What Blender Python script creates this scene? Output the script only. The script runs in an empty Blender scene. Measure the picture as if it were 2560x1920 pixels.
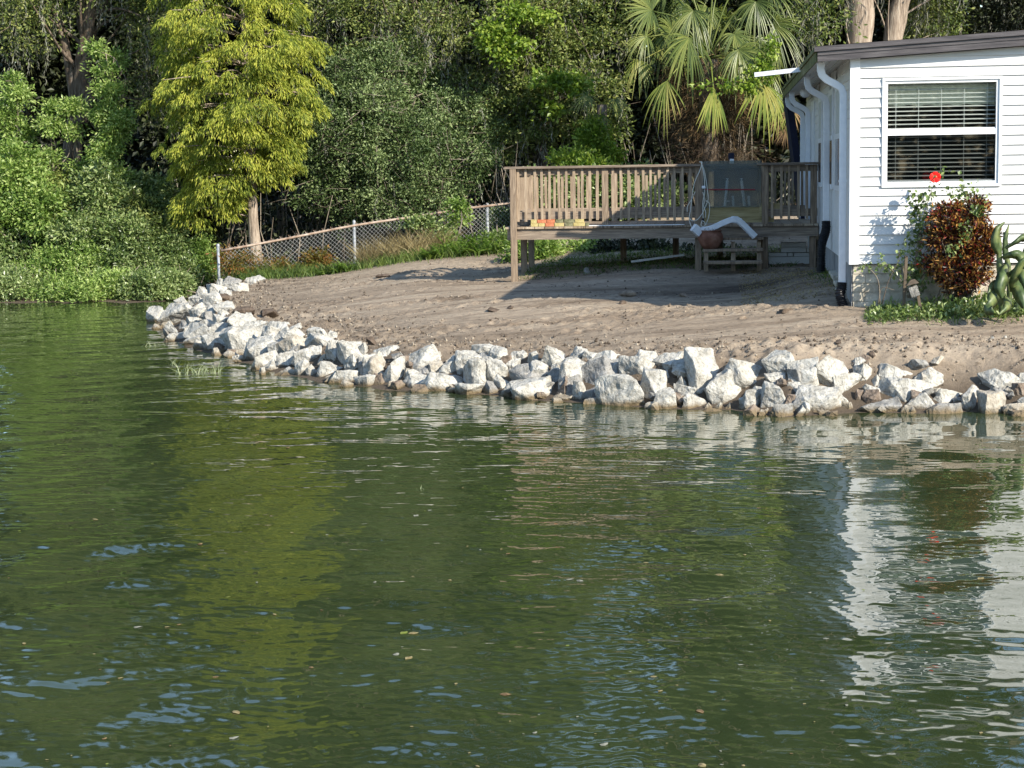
import bpy, bmesh, math, random
import numpy as np
from mathutils import Vector, Matrix, noise

# ---------------------------------------------------------------- camera, sky, sun, exposure
scene = bpy.context.scene
COL = scene.collection
F = 4500.0
H = 2.25
RHO = 0.0155
PITCH = math.atan(536.9 / 4500)
YAW = math.atan(528.4 / 4532)
fh = Vector((-math.sin(YAW), math.cos(YAW), 0))
r0 = Vector((math.cos(YAW), math.sin(YAW), 0))
fw = fh * math.cos(PITCH) - Vector((0, 0, 1)) * math.sin(PITCH)
u0 = r0.cross(fw)
cr = r0 * math.cos(RHO) - u0 * math.sin(RHO)
cu = r0 * math.sin(RHO) + u0 * math.cos(RHO)
EYE = Vector((0, 0, H))
cam_d = bpy.data.cameras.new('camera')
cam_d.sensor_width = 36.0
cam_d.lens = F / 2560 * 36.0
cam_d.clip_start = 0.1
cam_d.clip_end = 2000
cam = bpy.data.objects.new('camera', cam_d)
COL.objects.link(cam)
cam.matrix_world = Matrix(((cr.x, cu.x, -fw.x, 0), (cr.y, cu.y, -fw.y, 0), (cr.z, cu.z, -fw.z, H), (0, 0, 0, 1)))
scene.camera = cam

SUN_EL = math.radians(30)
SUN_AZ = math.radians(130)          # clockwise from +Y
world = bpy.data.worlds.new('World')
scene.world = world
world.use_nodes = True
wn = world.node_tree
bg = wn.nodes['Background']
sky = wn.nodes.new('ShaderNodeTexSky')
sky.sky_type = 'NISHITA'
sky.sun_disc = False
sky.sun_elevation = SUN_EL
sky.sun_rotation = SUN_AZ
sky.air_density = 1.2
sky.dust_density = 0.3
sky.ozone_density = 3.0
wn.links.new(sky.outputs[0], bg.inputs[0])
bg.inputs[1].default_value = 0.15
sun_d = bpy.data.lights.new('sun', 'SUN')
sun_d.energy = 5.0
sun_d.angle = math.radians(0.5)
sun_d.color = (1.0, 0.93, 0.80)
sun = bpy.data.objects.new('sun', sun_d)
COL.objects.link(sun)
sdir = Vector((math.sin(SUN_AZ) * math.cos(SUN_EL), math.cos(SUN_AZ) * math.cos(SUN_EL), math.sin(SUN_EL)))
sun.rotation_euler = sdir.to_track_quat('Z', 'Y').to_euler()
scene.view_settings.view_transform = 'Standard'
scene.view_settings.look = 'None'
scene.view_settings.exposure = 0.82
scene.view_settings.gamma = 1.0
scene.view_settings.use_curve_mapping = False
scene.cycles.max_bounces = 6
scene.cycles.transparent_max_bounces = 8


def ray(px, py):
    return (fw * F + cr * (px - 1280) - cu * (py - 960)).normalized()


def aty(px, py, Y):
    d = ray(px, py)
    return EYE + d * (Y / d.y)


def atx(px, py, X):
    d = ray(px, py)
    return EYE + d * (X / d.x)


def atz(px, py, z=0.0):
    d = ray(px, py)
    return EYE + d * ((z - H) / d.z)


# ---------------------------------------------------------------- materials
def _ramp(nt, stops):
    n = nt.nodes.new('ShaderNodeValToRGB')
    e = n.color_ramp.elements
    while len(e) > 1:
        e.remove(e[-1])
    e[0].position, e[0].color = stops[0][0], (*stops[0][1], 1)
    for p, c in stops[1:]:
        k = e.new(p)
        k.color = (*c, 1)
    return n


def _noise(nt, co, scale, detail=4, rough=0.6, dist=0.0, stretch=None):
    if stretch:
        mp = nt.nodes.new('ShaderNodeMapping')
        mp.inputs['Scale'].default_value = stretch
        nt.links.new(co, mp.inputs[0])
        co = mp.outputs[0]
    n = nt.nodes.new('ShaderNodeTexNoise')
    n.inputs['Scale'].default_value = scale
    n.inputs['Detail'].default_value = detail
    n.inputs['Roughness'].default_value = rough
    n.inputs['Distortion'].default_value = dist
    nt.links.new(co, n.inputs['Vector'])
    return n.outputs['Fac']


def mat(name, stops, scale=5.0, detail=5, rough=0.8, stretch=None, bump=0.0, bscale=None, bdist=0.01, spec=0.3,
        dist=0.0, island=0.0, metal=0.0, coords='Object', rrange=(0.3, 0.7)):
    m = bpy.data.materials.new(name)
    m.use_nodes = True
    nt = m.node_tree
    b = nt.nodes['Principled BSDF']
    tc = nt.nodes.new('ShaderNodeTexCoord')
    co = tc.outputs[coords]
    if coords == 'World':
        pass
    fac = _noise(nt, co, scale, detail, 0.62, dist, stretch)
    if island:
        g = nt.nodes.new('ShaderNodeNewGeometry')
        mx = nt.nodes.new('ShaderNodeMath'); mx.operation = 'MULTIPLY_ADD'
        nt.links.new(g.outputs['Random Per Island'], mx.inputs[0])
        mx.inputs[1].default_value = island
        sb = nt.nodes.new('ShaderNodeMath'); sb.operation = 'ADD'
        sb.inputs[1].default_value = -island / 2
        nt.links.new(fac, sb.inputs[0])
        nt.links.new(sb.outputs[0], mx.inputs[2])
        fac = mx.outputs[0]
    if isinstance(stops[0][0], (int, float)):
        lo, hi = rrange
        st = [(lo + (hi - lo) * p, c) for p, c in stops]
    rp = _ramp(nt, st)
    nt.links.new(fac, rp.inputs[0])
    nt.links.new(rp.outputs[0], b.inputs['Base Color'])
    b.inputs['Roughness'].default_value = rough
    b.inputs['Specular IOR Level'].default_value = spec
    b.inputs['Metallic'].default_value = metal
    if bump:
        f2 = _noise(nt, co, bscale or scale * 3, 5, 0.65, 0, stretch)
        bp = nt.nodes.new('ShaderNodeBump')
        bp.inputs['Strength'].default_value = bump
        bp.inputs['Distance'].default_value = bdist
        nt.links.new(f2, bp.inputs['Height'])
        nt.links.new(bp.outputs[0], b.inputs['Normal'])
    return m


def leafmat(name, stops, scale=0.8, rough=0.5, spec=0.4, trans=0.35, island=0.5, tint=(1.15, 1.25, 0.6)):
    m = mat(name, stops, scale=scale, detail=2, rough=rough, spec=spec, island=island)
    nt = m.node_tree
    b = nt.nodes['Principled BSDF']
    out = nt.nodes['Material Output']
    src = b.inputs['Base Color'].links[0].from_socket
    mul = nt.nodes.new('ShaderNodeMix'); mul.data_type = 'RGBA'; mul.blend_type = 'MULTIPLY'
    mul.inputs[0].default_value = 1.0
    nt.links.new(src, mul.inputs[6])
    mul.inputs[7].default_value = (*tint, 1)
    tr = nt.nodes.new('ShaderNodeBsdfTranslucent')
    nt.links.new(mul.outputs[2], tr.inputs[0])
    mx = nt.nodes.new('ShaderNodeMixShader')
    mx.inputs[0].default_value = trans
    nt.links.new(b.outputs[0], mx.inputs[1])
    nt.links.new(tr.outputs[0], mx.inputs[2])
    nt.links.new(mx.outputs[0], out.inputs['Surface'])
    return m


M = {}
M['white'] = mat('white_vinyl', [(0, (.52, .52, .50)), (.25, (.615, .61, .595)), (1, (.68, .68, .665))], 2.2, detail=9, rough=.5, spec=.4, rrange=(.25, .75), stretch=(1, 1, 2.2), bump=.12, bscale=9, bdist=.006)
M['white_trim'] = mat('white_trim', [(0, (.68, .69, .70)), (1, (.78, .78, .78))], 9, rough=.35, spec=.5)
M['gutter_white'] = mat('downspout_paint', [(0, (.70, .72, .75)), (1, (.80, .81, .83))], 14, rough=.35, spec=.5, bump=.15, bscale=30)
M['fascia'] = mat('roof_edge_paint', [(0, (.045, .04, .042)), (.5, (.075, .066, .068)), (1, (.12, .11, .11))], 3, rough=.45,
                  stretch=(1, 1, 14), spec=.4, bump=.1)
M['fascia_green'] = mat('mossy_fascia', [(0, (.06, .07, .03)), (.6, (.12, .13, .05)), (1, (.2, .2, .12))], 3, rough=.7, bump=.2)
M['shingle'] = mat('roof_surface', [(0, (.08, .08, .08)), (1, (.2, .2, .2))], 12, rough=.9)
M['soffit'] = mat('soffit', [(0, (.45, .45, .44)), (1, (.6, .6, .58))], 5, rough=.7)
M['block'] = mat('foundation_block', [(0, (.30, .26, .20)), (.5, (.50, .45, .36)), (1, (.64, .58, .47))], 9, rough=.9, bump=.6, bscale=22, bdist=.012)
M['stucco'] = mat('side_foundation', [(0, (.2, .2, .2)), (1, (.34, .34, .33))], 6, rough=.9, bump=.4, bscale=40)
M['dark'] = mat('dark_room', [(0, (.012, .012, .014)), (1, (.03, .03, .032))], 2, rough=.8)
M['room'] = mat('room_interior', [(0, (.08, .083, .085)), (1, (.24, .24, .245))], 1.2, rough=.8)
M['blind'] = mat('blind_slat', [(0, (.44, .45, .42)), (1, (.55, .56, .53))], 8, rough=.5)
M['shade_cloth'] = mat('window_shade', [(0, (.50, .55, .46)), (1, (.68, .71, .62))], 6, rough=.9, stretch=(1, 1, 8))
M['wood'] = mat('weathered_wood', [(0, (.09, .065, .044)), (.4, (.24, .178, .125)), (.75, (.39, .30, .21)), (1, (.50, .405, .295))], 5,
                detail=8, rough=.9, stretch=(9, 9, .7), bump=.35, bscale=9, bdist=.004, dist=.6, island=.35, rrange=(.22, .78))
M['woodh'] = mat('weathered_board', [(0, (.078, .059, .045)), (.4, (.20, .155, .118)), (.75, (.33, .262, .195)), (1, (.43, .35, .265))], 3,
                 detail=8, rough=.9, stretch=(.8, 4, 11), bump=.35, bscale=7, bdist=.004, dist=1.2, island=.3, rrange=(.22, .78))
M['wood_new'] = mat('newer_lumber', [(0, (.20, .15, .07)), (.5, (.34, .27, .13)), (1, (.45, .37, .20))], 3,
                    detail=7, rough=.85, stretch=(.8, 4, 12), bump=.25, bscale=8, bdist=.003, dist=1.0, island=.25)
M['black_plastic'] = mat('black_corrugated', [(0, (.008, .008, .01)), (1, (.02, .02, .023))], 6, rough=.45)
M['clay'] = mat('clay', [(0, (.10, .045, .03)), (.5, (.20, .085, .055)), (1, (.30, .17, .12))], 7, rough=.8, bump=.3)
M['galv'] = mat('galvanised', [(0, (.20, .22, .24)), (1, (.36, .38, .40))], 20, rough=.5, metal=.3)
M['wire'] = mat('chain_wire', [(0, (.20, .205, .20)), (1, (.33, .335, .32))], 30, rough=.55)
M['rust'] = mat('rusty_rail', [(0, (.16, .10, .07)), (.5, (.32, .23, .17)), (1, (.46, .38, .31))], 6, rough=.8, stretch=(1, 1, 1))
M['cord'] = mat('cord', [(0, (.6, .58, .5)), (1, (.72, .70, .62))], 10, rough=.5)
M['brick_yellow'] = mat('yellow_brick', [(0, (.38, .30, .11)), (1, (.60, .50, .24))], 20, rough=.9, bump=.5, island=.3)
M['brick_orange'] = mat('orange_brick', [(0, (.42, .13, .06)), (1, (.62, .25, .13))], 20, rough=.9, bump=.5, island=.3)
M['brick_grey'] = mat('mossy_brick', [(0, (.10, .10, .05)), (1, (.32, .30, .18))], 20, rough=.9, bump=.5, island=.3)
M['bark'] = mat('bark', [(0, (.05, .035, .025)), (.5, (.12, .09, .065)), (1, (.24, .20, .16))], 6, rough=.95, stretch=(3, 3, .5),
                bump=.8, bscale=10, bdist=.04)
M['bark_pale'] = mat('pale_bark', [(0, (.13, .10, .075)), (.5, (.30, .235, .18)), (1, (.45, .38, .30))], 7, rough=.95, stretch=(3, 3, .4),
                     bump=.8, bscale=12, bdist=.03)
M['twig'] = mat('twig', [(0, (.10, .08, .06)), (1, (.26, .22, .17))], 5, rough=.9, island=.6)
M['red'] = mat('red_petal', [(0, (.60, .006, .004)), (1, (.85, .02, .012))], 8, rough=.5)
M['redbar'] = mat('red_bar', [(0, (.16, .01, .02)), (1, (.25, .02, .03))], 8, rough=.5)
M['stake'] = mat('old_stake', [(0, (.06, .045, .03)), (1, (.18, .14, .1))], 8, rough=.9, stretch=(1, 1, .2), bump=.5)
M['blue'] = mat('dark_blue', [(0, (.004, .006, .02)), (1, (.008, .012, .04))], 8, rough=.6)


def rock_material(name, stops, spots=0.5):
    m = mat(name, stops, scale=7, detail=8, rough=.92, bump=1.0, bscale=20, bdist=.035, rrange=(.3, .7))
    nt = m.node_tree
    b = nt.nodes['Principled BSDF']
    src = b.inputs['Base Color'].links[0].from_socket
    tc = nt.nodes.new('ShaderNodeTexCoord')
    fine = _noise(nt, tc.outputs['Object'], 42, 4, .7)
    r = _ramp(nt, [(.36, (spots, spots * .97, spots * .92)), (.5, (1, 1, 1))])
    nt.links.new(fine, r.inputs[0])
    mul = nt.nodes.new('ShaderNodeMix'); mul.data_type = 'RGBA'; mul.blend_type = 'MULTIPLY'
    mul.inputs[0].default_value = 1
    nt.links.new(src, mul.inputs[6]); nt.links.new(r.outputs[0], mul.inputs[7])
    # wet, stained band where the stone stands in the lake (its own colour, world height)
    g = nt.nodes.new('ShaderNodeNewGeometry')
    sx = nt.nodes.new('ShaderNodeSeparateXYZ'); nt.links.new(g.outputs['Position'], sx.inputs[0])
    wv = _noise(nt, g.outputs['Position'], 9, 3, .6)
    ad = nt.nodes.new('ShaderNodeMath'); ad.operation = 'MULTIPLY_ADD'
    nt.links.new(wv, ad.inputs[0]); ad.inputs[1].default_value = -.10; nt.links.new(sx.outputs['Z'], ad.inputs[2])
    mr = nt.nodes.new('ShaderNodeMapRange'); nt.links.new(ad.outputs[0], mr.inputs[0])
    mr.inputs[1].default_value = -.035; mr.inputs[2].default_value = .02
    m2 = nt.nodes.new('ShaderNodeMix'); m2.data_type = 'RGBA'
    nt.links.new(mr.outputs[0], m2.inputs[0])
    m2.inputs[6].default_value = (.16, .12, .07, 1)
    nt.links.new(mul.outputs[2], m2.inputs[7])
    nt.links.new(m2.outputs[2], b.inputs['Base Color'])
    return m


M['rock_pale'] = rock_material('pale_limestone', [(0, (.24, .225, .19)), (.35, (.40, .38, .335)), (.7, (.50, .48, .43)), (1, (.58, .56, .51))], .62)
M['rock_grey'] = rock_material('grey_and_shaded_stone', [(0, (.16, .155, .14)), (.5, (.27, .26, .24)), (1, (.38, .365, .34))], .62)  # grey stone, and the painted shade of rocks lying in shadow
M['rock_tan'] = rock_material('tan_stone', [(0, (.26, .22, .17)), (.5, (.40, .36, .295)), (1, (.52, .485, .42))], .7)
M['rock_brown'] = rock_material('brown_stone', [(0, (.10, .075, .055)), (.5, (.20, .155, .12)), (1, (.30, .25, .2))], .7)

# glass
def glass(name, refl_rough=.02, tint=(.9, .93, .92), gain=1.0, haze=None):
    m = bpy.data.materials.new(name); m.use_nodes = True
    nt = m.node_tree; nt.nodes.remove(nt.nodes['Principled BSDF'])
    out = nt.nodes['Material Output']
    t = nt.nodes.new('ShaderNodeBsdfTransparent'); t.inputs[0].default_value = (*tint, 1)
    g = nt.nodes.new('ShaderNodeBsdfGlossy'); g.inputs['Roughness'].default_value = refl_rough
    fr = nt.nodes.new('ShaderNodeLayerWeight'); fr.inputs[0].default_value = .5
    pw = nt.nodes.new('ShaderNodeMath'); pw.operation = 'POWER'; pw.inputs[1].default_value = 4
    nt.links.new(fr.outputs['Facing'], pw.inputs[0])
    mu = nt.nodes.new('ShaderNodeMath'); mu.operation = 'MULTIPLY_ADD'; mu.inputs[1].default_value = .85; mu.inputs[2].default_value = .07 * gain
    nt.links.new(pw.outputs[0], mu.inputs[0])
    mx = nt.nodes.new('ShaderNodeMixShader')
    nt.links.new(mu.outputs[0], mx.inputs[0]); nt.links.new(t.outputs[0], mx.inputs[1]); nt.links.new(g.outputs[0], mx.inputs[2])
    last = mx.outputs[0]
    if haze:
        d = nt.nodes.new('ShaderNodeBsdfDiffuse'); d.inputs[0].default_value = (*haze[1], 1)
        m2 = nt.nodes.new('ShaderNodeMixShader'); m2.inputs[0].default_value = haze[0]
        nt.links.new(last, m2.inputs[1]); nt.links.new(d.outputs[0], m2.inputs[2]); last = m2.outputs[0]
    nt.links.new(last, out.inputs['Surface'])
    return m


M['glass'] = glass('window_glass', gain=1.0)
M['screen_glass'] = glass('screened_glass', gain=1.2, tint=(.48, .5, .5))
M['plexi'] = glass('plexiglass', .05, (.62, .68, .66), 1.3, (.22, (.30, .33, .32)))


# ---------------------------------------------------------------- mesh builders
def tag(o, label=None, cat=None, group=None, kind=None):
    if label: o['label'] = label
    if cat: o['category'] = cat
    if group: o['group'] = group
    if kind: o['kind'] = kind
    return o


def empty(name, loc, label, cat, group=None):
    o = bpy.data.objects.new(name, None)
    o.empty_display_size = .2
    COL.objects.link(o)
    o.location = Vector(loc)
    return tag(o, label, cat, group)


def wloc(o):
    v = Vector((0, 0, 0))
    while o is not None:
        v += Vector(o.location); o = o.parent
    return v


class MB:
    def __init__(s):
        s.v = []; s.f = []; s.sm = []

    def add(s, vs, fs, smooth=False):
        n = len(s.v)
        s.v += [tuple(p) for p in vs]
        s.f += [tuple(i + n for i in f) for f in fs]
        s.sm += [smooth] * len(fs)
        return s

    def box(s, a, b):
        x0, y0, z0 = min(a[0], b[0]), min(a[1], b[1]), min(a[2], b[2])
        x1, y1, z1 = max(a[0], b[0]), max(a[1], b[1]), max(a[2], b[2])
        vs = [(x0, y0, z0), (x1, y0, z0), (x1, y1, z0), (x0, y1, z0), (x0, y0, z1), (x1, y0, z1), (x1, y1, z1), (x0, y1, z1)]
        return s.add(vs, [(0, 3, 2, 1), (4, 5, 6, 7), (0, 1, 5, 4), (1, 2, 6, 5), (2, 3, 7, 6), (3, 0, 4, 7)])

    def bar(s, p, q, w, h, up=(0, 0, 1)):
        p, q = Vector(p), Vector(q)
        d = (q - p).normalized(); up = Vector(up)
        sd = d.cross(up)
        if sd.length < 1e-4: sd = d.cross(Vector((1, 0, 0)))
        sd.normalize(); uu = sd.cross(d)
        vs = []
        for c in (p, q):
            for a, b in ((-1, -1), (1, -1), (1, 1), (-1, 1)):
                vs.append(c + sd * (a * w / 2) + uu * (b * h / 2))
        return s.add(vs, [(0, 1, 2, 3), (7, 6, 5, 4), (0, 4, 5, 1), (1, 5, 6, 2), (2, 6, 7, 3), (3, 7, 4, 0)])

    def tube(s, pts, rad, n=6, smooth=True, cap=True, sq=None):
        pts = [Vector(p) for p in pts]
        if not hasattr(rad, '__len__'): rad = [rad] * len(pts)
        rings = []
        ref = None
        for i, p in enumerate(pts):
            d = (pts[min(i + 1, len(pts) - 1)] - pts[max(i - 1, 0)])
            d = d.normalized() if d.length > 1e-9 else Vector((0, 0, 1))
            if ref is None:
                ref = d.cross(Vector((0, 1, 0.01)))
                if ref.length < 1e-3: ref = d.cross(Vector((1, 0, 0)))
            a = (ref - d * ref.dot(d)).normalized(); ref = a
            b = d.cross(a)
            if sq:
                rings.append([p + a * (c[0] * sq[0] / 2) + b * (c[1] * sq[1] / 2) for c in ((-1, -1), (1, -1), (1, 1), (-1, 1))])
            else:
                rings.append([p + a * (math.cos(2 * math.pi * k / n) * rad[i]) + b * (math.sin(2 * math.pi * k / n) * rad[i]) for k in range(n)])
        if sq: n = 4; smooth = False
        vs = [v for r in rings for v in r]
        fs = []
        for i in range(len(rings) - 1):
            for k in range(n):
                k2 = (k + 1) % n
                fs.append((i * n + k, i * n + k2, (i + 1) * n + k2, (i + 1) * n + k))
        if cap:
            fs.append(tuple(range(n))[::-1]); fs.append(tuple((len(rings) - 1) * n + k for k in range(n)))
        return s.add(vs, fs, smooth)

    def lathe(s, c, prof, n=24, smooth=True):
        vs = []; fs = []
        for r, z in prof:
            for k in range(n):
                a = 2 * math.pi * k / n
                vs.append((c[0] + r * math.cos(a), c[1] + r * math.sin(a), c[2] + z))
        for i in range(len(prof) - 1):
            for k in range(n):
                k2 = (k + 1) % n
                fs.append((i * n + k, i * n + k2, (i + 1) * n + k2, (i + 1) * n + k))
        return s.add(vs, fs, smooth)

    def build(s, name, m, parent=None, at=None, bevel=0, **kw):
        me = bpy.data.meshes.new(name)
        off = wloc(parent) if parent else Vector(at or (0, 0, 0))
        me.from_pydata([(v[0] - off.x, v[1] - off.y, v[2] - off.z) for v in s.v], [], s.f)
        me.materials.append(m)
        for i, p in enumerate(me.polygons): p.use_smooth = s.sm[i]
        me.update()
        o = bpy.data.objects.new(name, me)
        COL.objects.link(o)
        if parent: o.parent = parent
        else: o.location = off
        if bevel:
            bv = o.modifiers.new('bevel', 'BEVEL'); bv.width = bevel; bv.segments = 2; bv.limit_method = 'ANGLE'
        return tag(o, **kw)


def np_mesh(name, V, Q, m, parent=None, at=None, smooth=False, **kw):
    """fast mesh from numpy arrays; Q is (n,4) or (n,3)"""
    me = bpy.data.meshes.new(name)
    off = wloc(parent) if parent else Vector(at or (0, 0, 0))
    V = np.asarray(V, dtype=np.float32) - np.array(off, dtype=np.float32)
    k = Q.shape[1]
    me.vertices.add(len(V)); me.vertices.foreach_set('co', V.ravel())
    me.loops.add(Q.size); me.loops.foreach_set('vertex_index', Q.astype(np.int32).ravel())
    me.polygons.add(len(Q))
    me.polygons.foreach_set('loop_start', np.arange(0, Q.size, k, dtype=np.int32))
    me.polygons.foreach_set('use_smooth', np.full(len(Q), smooth, dtype=bool))
    me.materials.append(m)
    me.update(calc_edges=True)
    o = bpy.data.objects.new(name, me)
    COL.objects.link(o)
    if parent: o.parent = parent
    else: o.location = off
    return tag(o, **kw)


def curve_pts(pts, n=8):
    """Catmull-Rom through the points"""
    P = [Vector(p) for p in pts]
    P = [P[0] * 2 - P[1]] + P + [P[-1] * 2 - P[-2]]
    out = []
    for i in range(1, len(P) - 2):
        for k in range(n):
            t = k / n
            a, b, c, d = P[i - 1], P[i], P[i + 1], P[i + 2]
            out.append(.5 * ((2 * b) + (c - a) * t + (2 * a - 5 * b + 4 * c - d) * t * t + (3 * b - a - 3 * c + d) * t ** 3))
    out.append(P[-2])
    return out
# ---------------------------------------------------------------- terrain
shore_px = [(0, 762), (120, 760), (250, 758), (360, 757), (430, 752), (470, 742), (430, 765), (366, 802), (392, 850), (470, 878), (545, 892), (620, 930),
            (700, 945), (830, 965), (930, 976), (1060, 981), (1200, 991), (1320, 1006), (1500, 1016), (1640, 1025), (1800, 1030),
            (1960, 1048), (2140, 1036), (2300, 1038), (2420, 1036), (2560, 1042)]
shore = [tuple(atz(x, y)[:2]) for x, y in shore_px]
shore = [(-60, 34), (-20, 32.5)] + shore + [(6, 15.6), (30, 14)]
SH = np.array(shore)
LAND = np.array(shore + [(400, 14), (400, 600), (-400, 600), (-400, 34)])


def sdist(x, y):
    x = np.asarray(x, float); y = np.asarray(y, float)
    best = np.full(x.shape, 1e9)
    A, B = SH[:-1], SH[1:]
    for a, b in zip(A, B):
        d = b - a; L = (d ** 2).sum()
        t = np.clip(((x - a[0]) * d[0] + (y - a[1]) * d[1]) / L, 0, 1)
        best = np.minimum(best, (x - a[0] - t * d[0]) ** 2 + (y - a[1] - t * d[1]) ** 2)
    best = np.sqrt(best)
    ins = np.zeros(x.shape, bool)
    n = len(LAND)
    for i in range(n):
        x1, y1 = LAND[i]; x2, y2 = LAND[(i + 1) % n]
        if y1 == y2: continue
        c = ((y1 > y) != (y2 > y)) & (x < (x2 - x1) * (y - y1) / (y2 - y1) + x1)
        ins ^= c
    return np.where(ins, best, -best)


def sst(a, b, t):
    t = np.clip((t - a) / (b - a), 0, 1)
    return t * t * (3 - 2 * t)


def base_h(x, y, s=None):
    if s is None: s = sdist(x, y)
    right = sst(-2.5, 1.5, x)
    crest = .36 + .16 * right
    plat = .64 + .16 * sst(-.5, 2, x) * (1 - sst(22, 27, y)) - .18 * sst(-4, -8, x)
    h = crest * sst(.12, 1.05, s) + (plat - crest) * sst(1.0, 4.2, s)
    h = h + .5 * sst(29.5, 34, y) * sst(-8, -2, x)
    h = h + .14 * sst(-3.4, -.6, x) * sst(23.3, 25.4, y) + .10 * sst(25.3, 27.2, y) * sst(-3.8, -2.5, x)
    h = h + .13 * sst(.2, 1.3, x) * sst(20.2, 22, y) * (1 - sst(23.4, 25, y))
    h = np.where(s < .12, np.maximum((s - .12) * 1.4, -1.2), h)
    h = np.where(s > 0, h * (1 - .8 * sst(-8.9, -9.8, x) * (1 - sst(34, 38, y))), h)
    return h


def lay(x, y, seed, fx, fy):
    """cheap value noise"""
    X = x * fx + seed * 17.3; Y = y * fy + seed * 9.1
    xi = np.floor(X); yi = np.floor(Y); u = X - xi; v = Y - yi
    u = u * u * (3 - 2 * u); v = v * v * (3 - 2 * v)

    def hs(a, b):
        q = np.sin(a * 127.1 + b * 311.7 + seed * 74.7) * 43758.5453
        return q - np.floor(q)
    return (hs(xi, yi) * (1 - u) + hs(xi + 1, yi) * u) * (1 - v) + (hs(xi, yi + 1) * (1 - u) + hs(xi + 1, yi + 1) * u) * v - .5


def full_h(x, y):
    s = sdist(x, y)
    h = base_h(x, y, s)
    dirt = sst(.3, 1.0, s) * (1 - sst(30, 33, y))
    yy = y + .35 * lay(x, y, 3, .3, .5)
    tr = .034 * lay(x, yy, 1, .3, 1.6) + .022 * lay(x, yy, 2, .6, 5) + .020 * lay(x, yy, 4, 1.6, 11)
    cl = .012 * lay(x, y, 5, 7, 7) + .032 * lay(x, y, 6, 15, 15) + .024 * lay(x, y, 16, 28, 28)
    patch = sst(-.05, .22, lay(x, y, 7, .9, 2.2) + .5 * lay(x, y, 8, 2.5, 4))
    edge = (1 - sst(1.2, 2.3, s)) * sst(.35, .7, s)
    h = h + dirt * (tr + cl * (.10 + 1.1 * patch + .7 * edge))
    h = h + edge * (.06 * lay(x, y, 9, .8, .8) + .03 * lay(x, y, 10, 4, 4) + .022 * lay(x, y, 12, 12, 12) + .030 * lay(x, y, 13, 26, 26))
    return h


def hz(x, y):
    return float(base_h(np.array([x]), np.array([y]))[0])


def fz(x, y):
    return float(full_h(np.array([x]), np.array([y]))[0])


def nonuni(lo, hi, step, far, n):
    c = np.arange(lo, hi + step, step)
    g = np.geomspace(step * 2, far, n)
    return np.concatenate([lo - g[::-1], c, c[-1] + g])


gx = nonuni(-9.5, 4.6, .032, 600, 34)
gy = np.concatenate([np.array([-500, -100, 0, 8, 12]), np.arange(14.5, 24, .032), np.arange(24, 36, .06), 36 + np.geomspace(.1, 700, 34)])
GX, GY = np.meshgrid(gx, gy)
GZ = full_h(GX.ravel(), GY.ravel())
V = np.stack([GX.ravel(), GY.ravel(), GZ], 1)
nx, ny = len(gx), len(gy)
ii = (np.arange(ny - 1)[:, None] * nx + np.arange(nx - 1)[None, :]).ravel()
Q = np.stack([ii, ii + 1, ii + nx + 1, ii + nx], 1)


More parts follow.
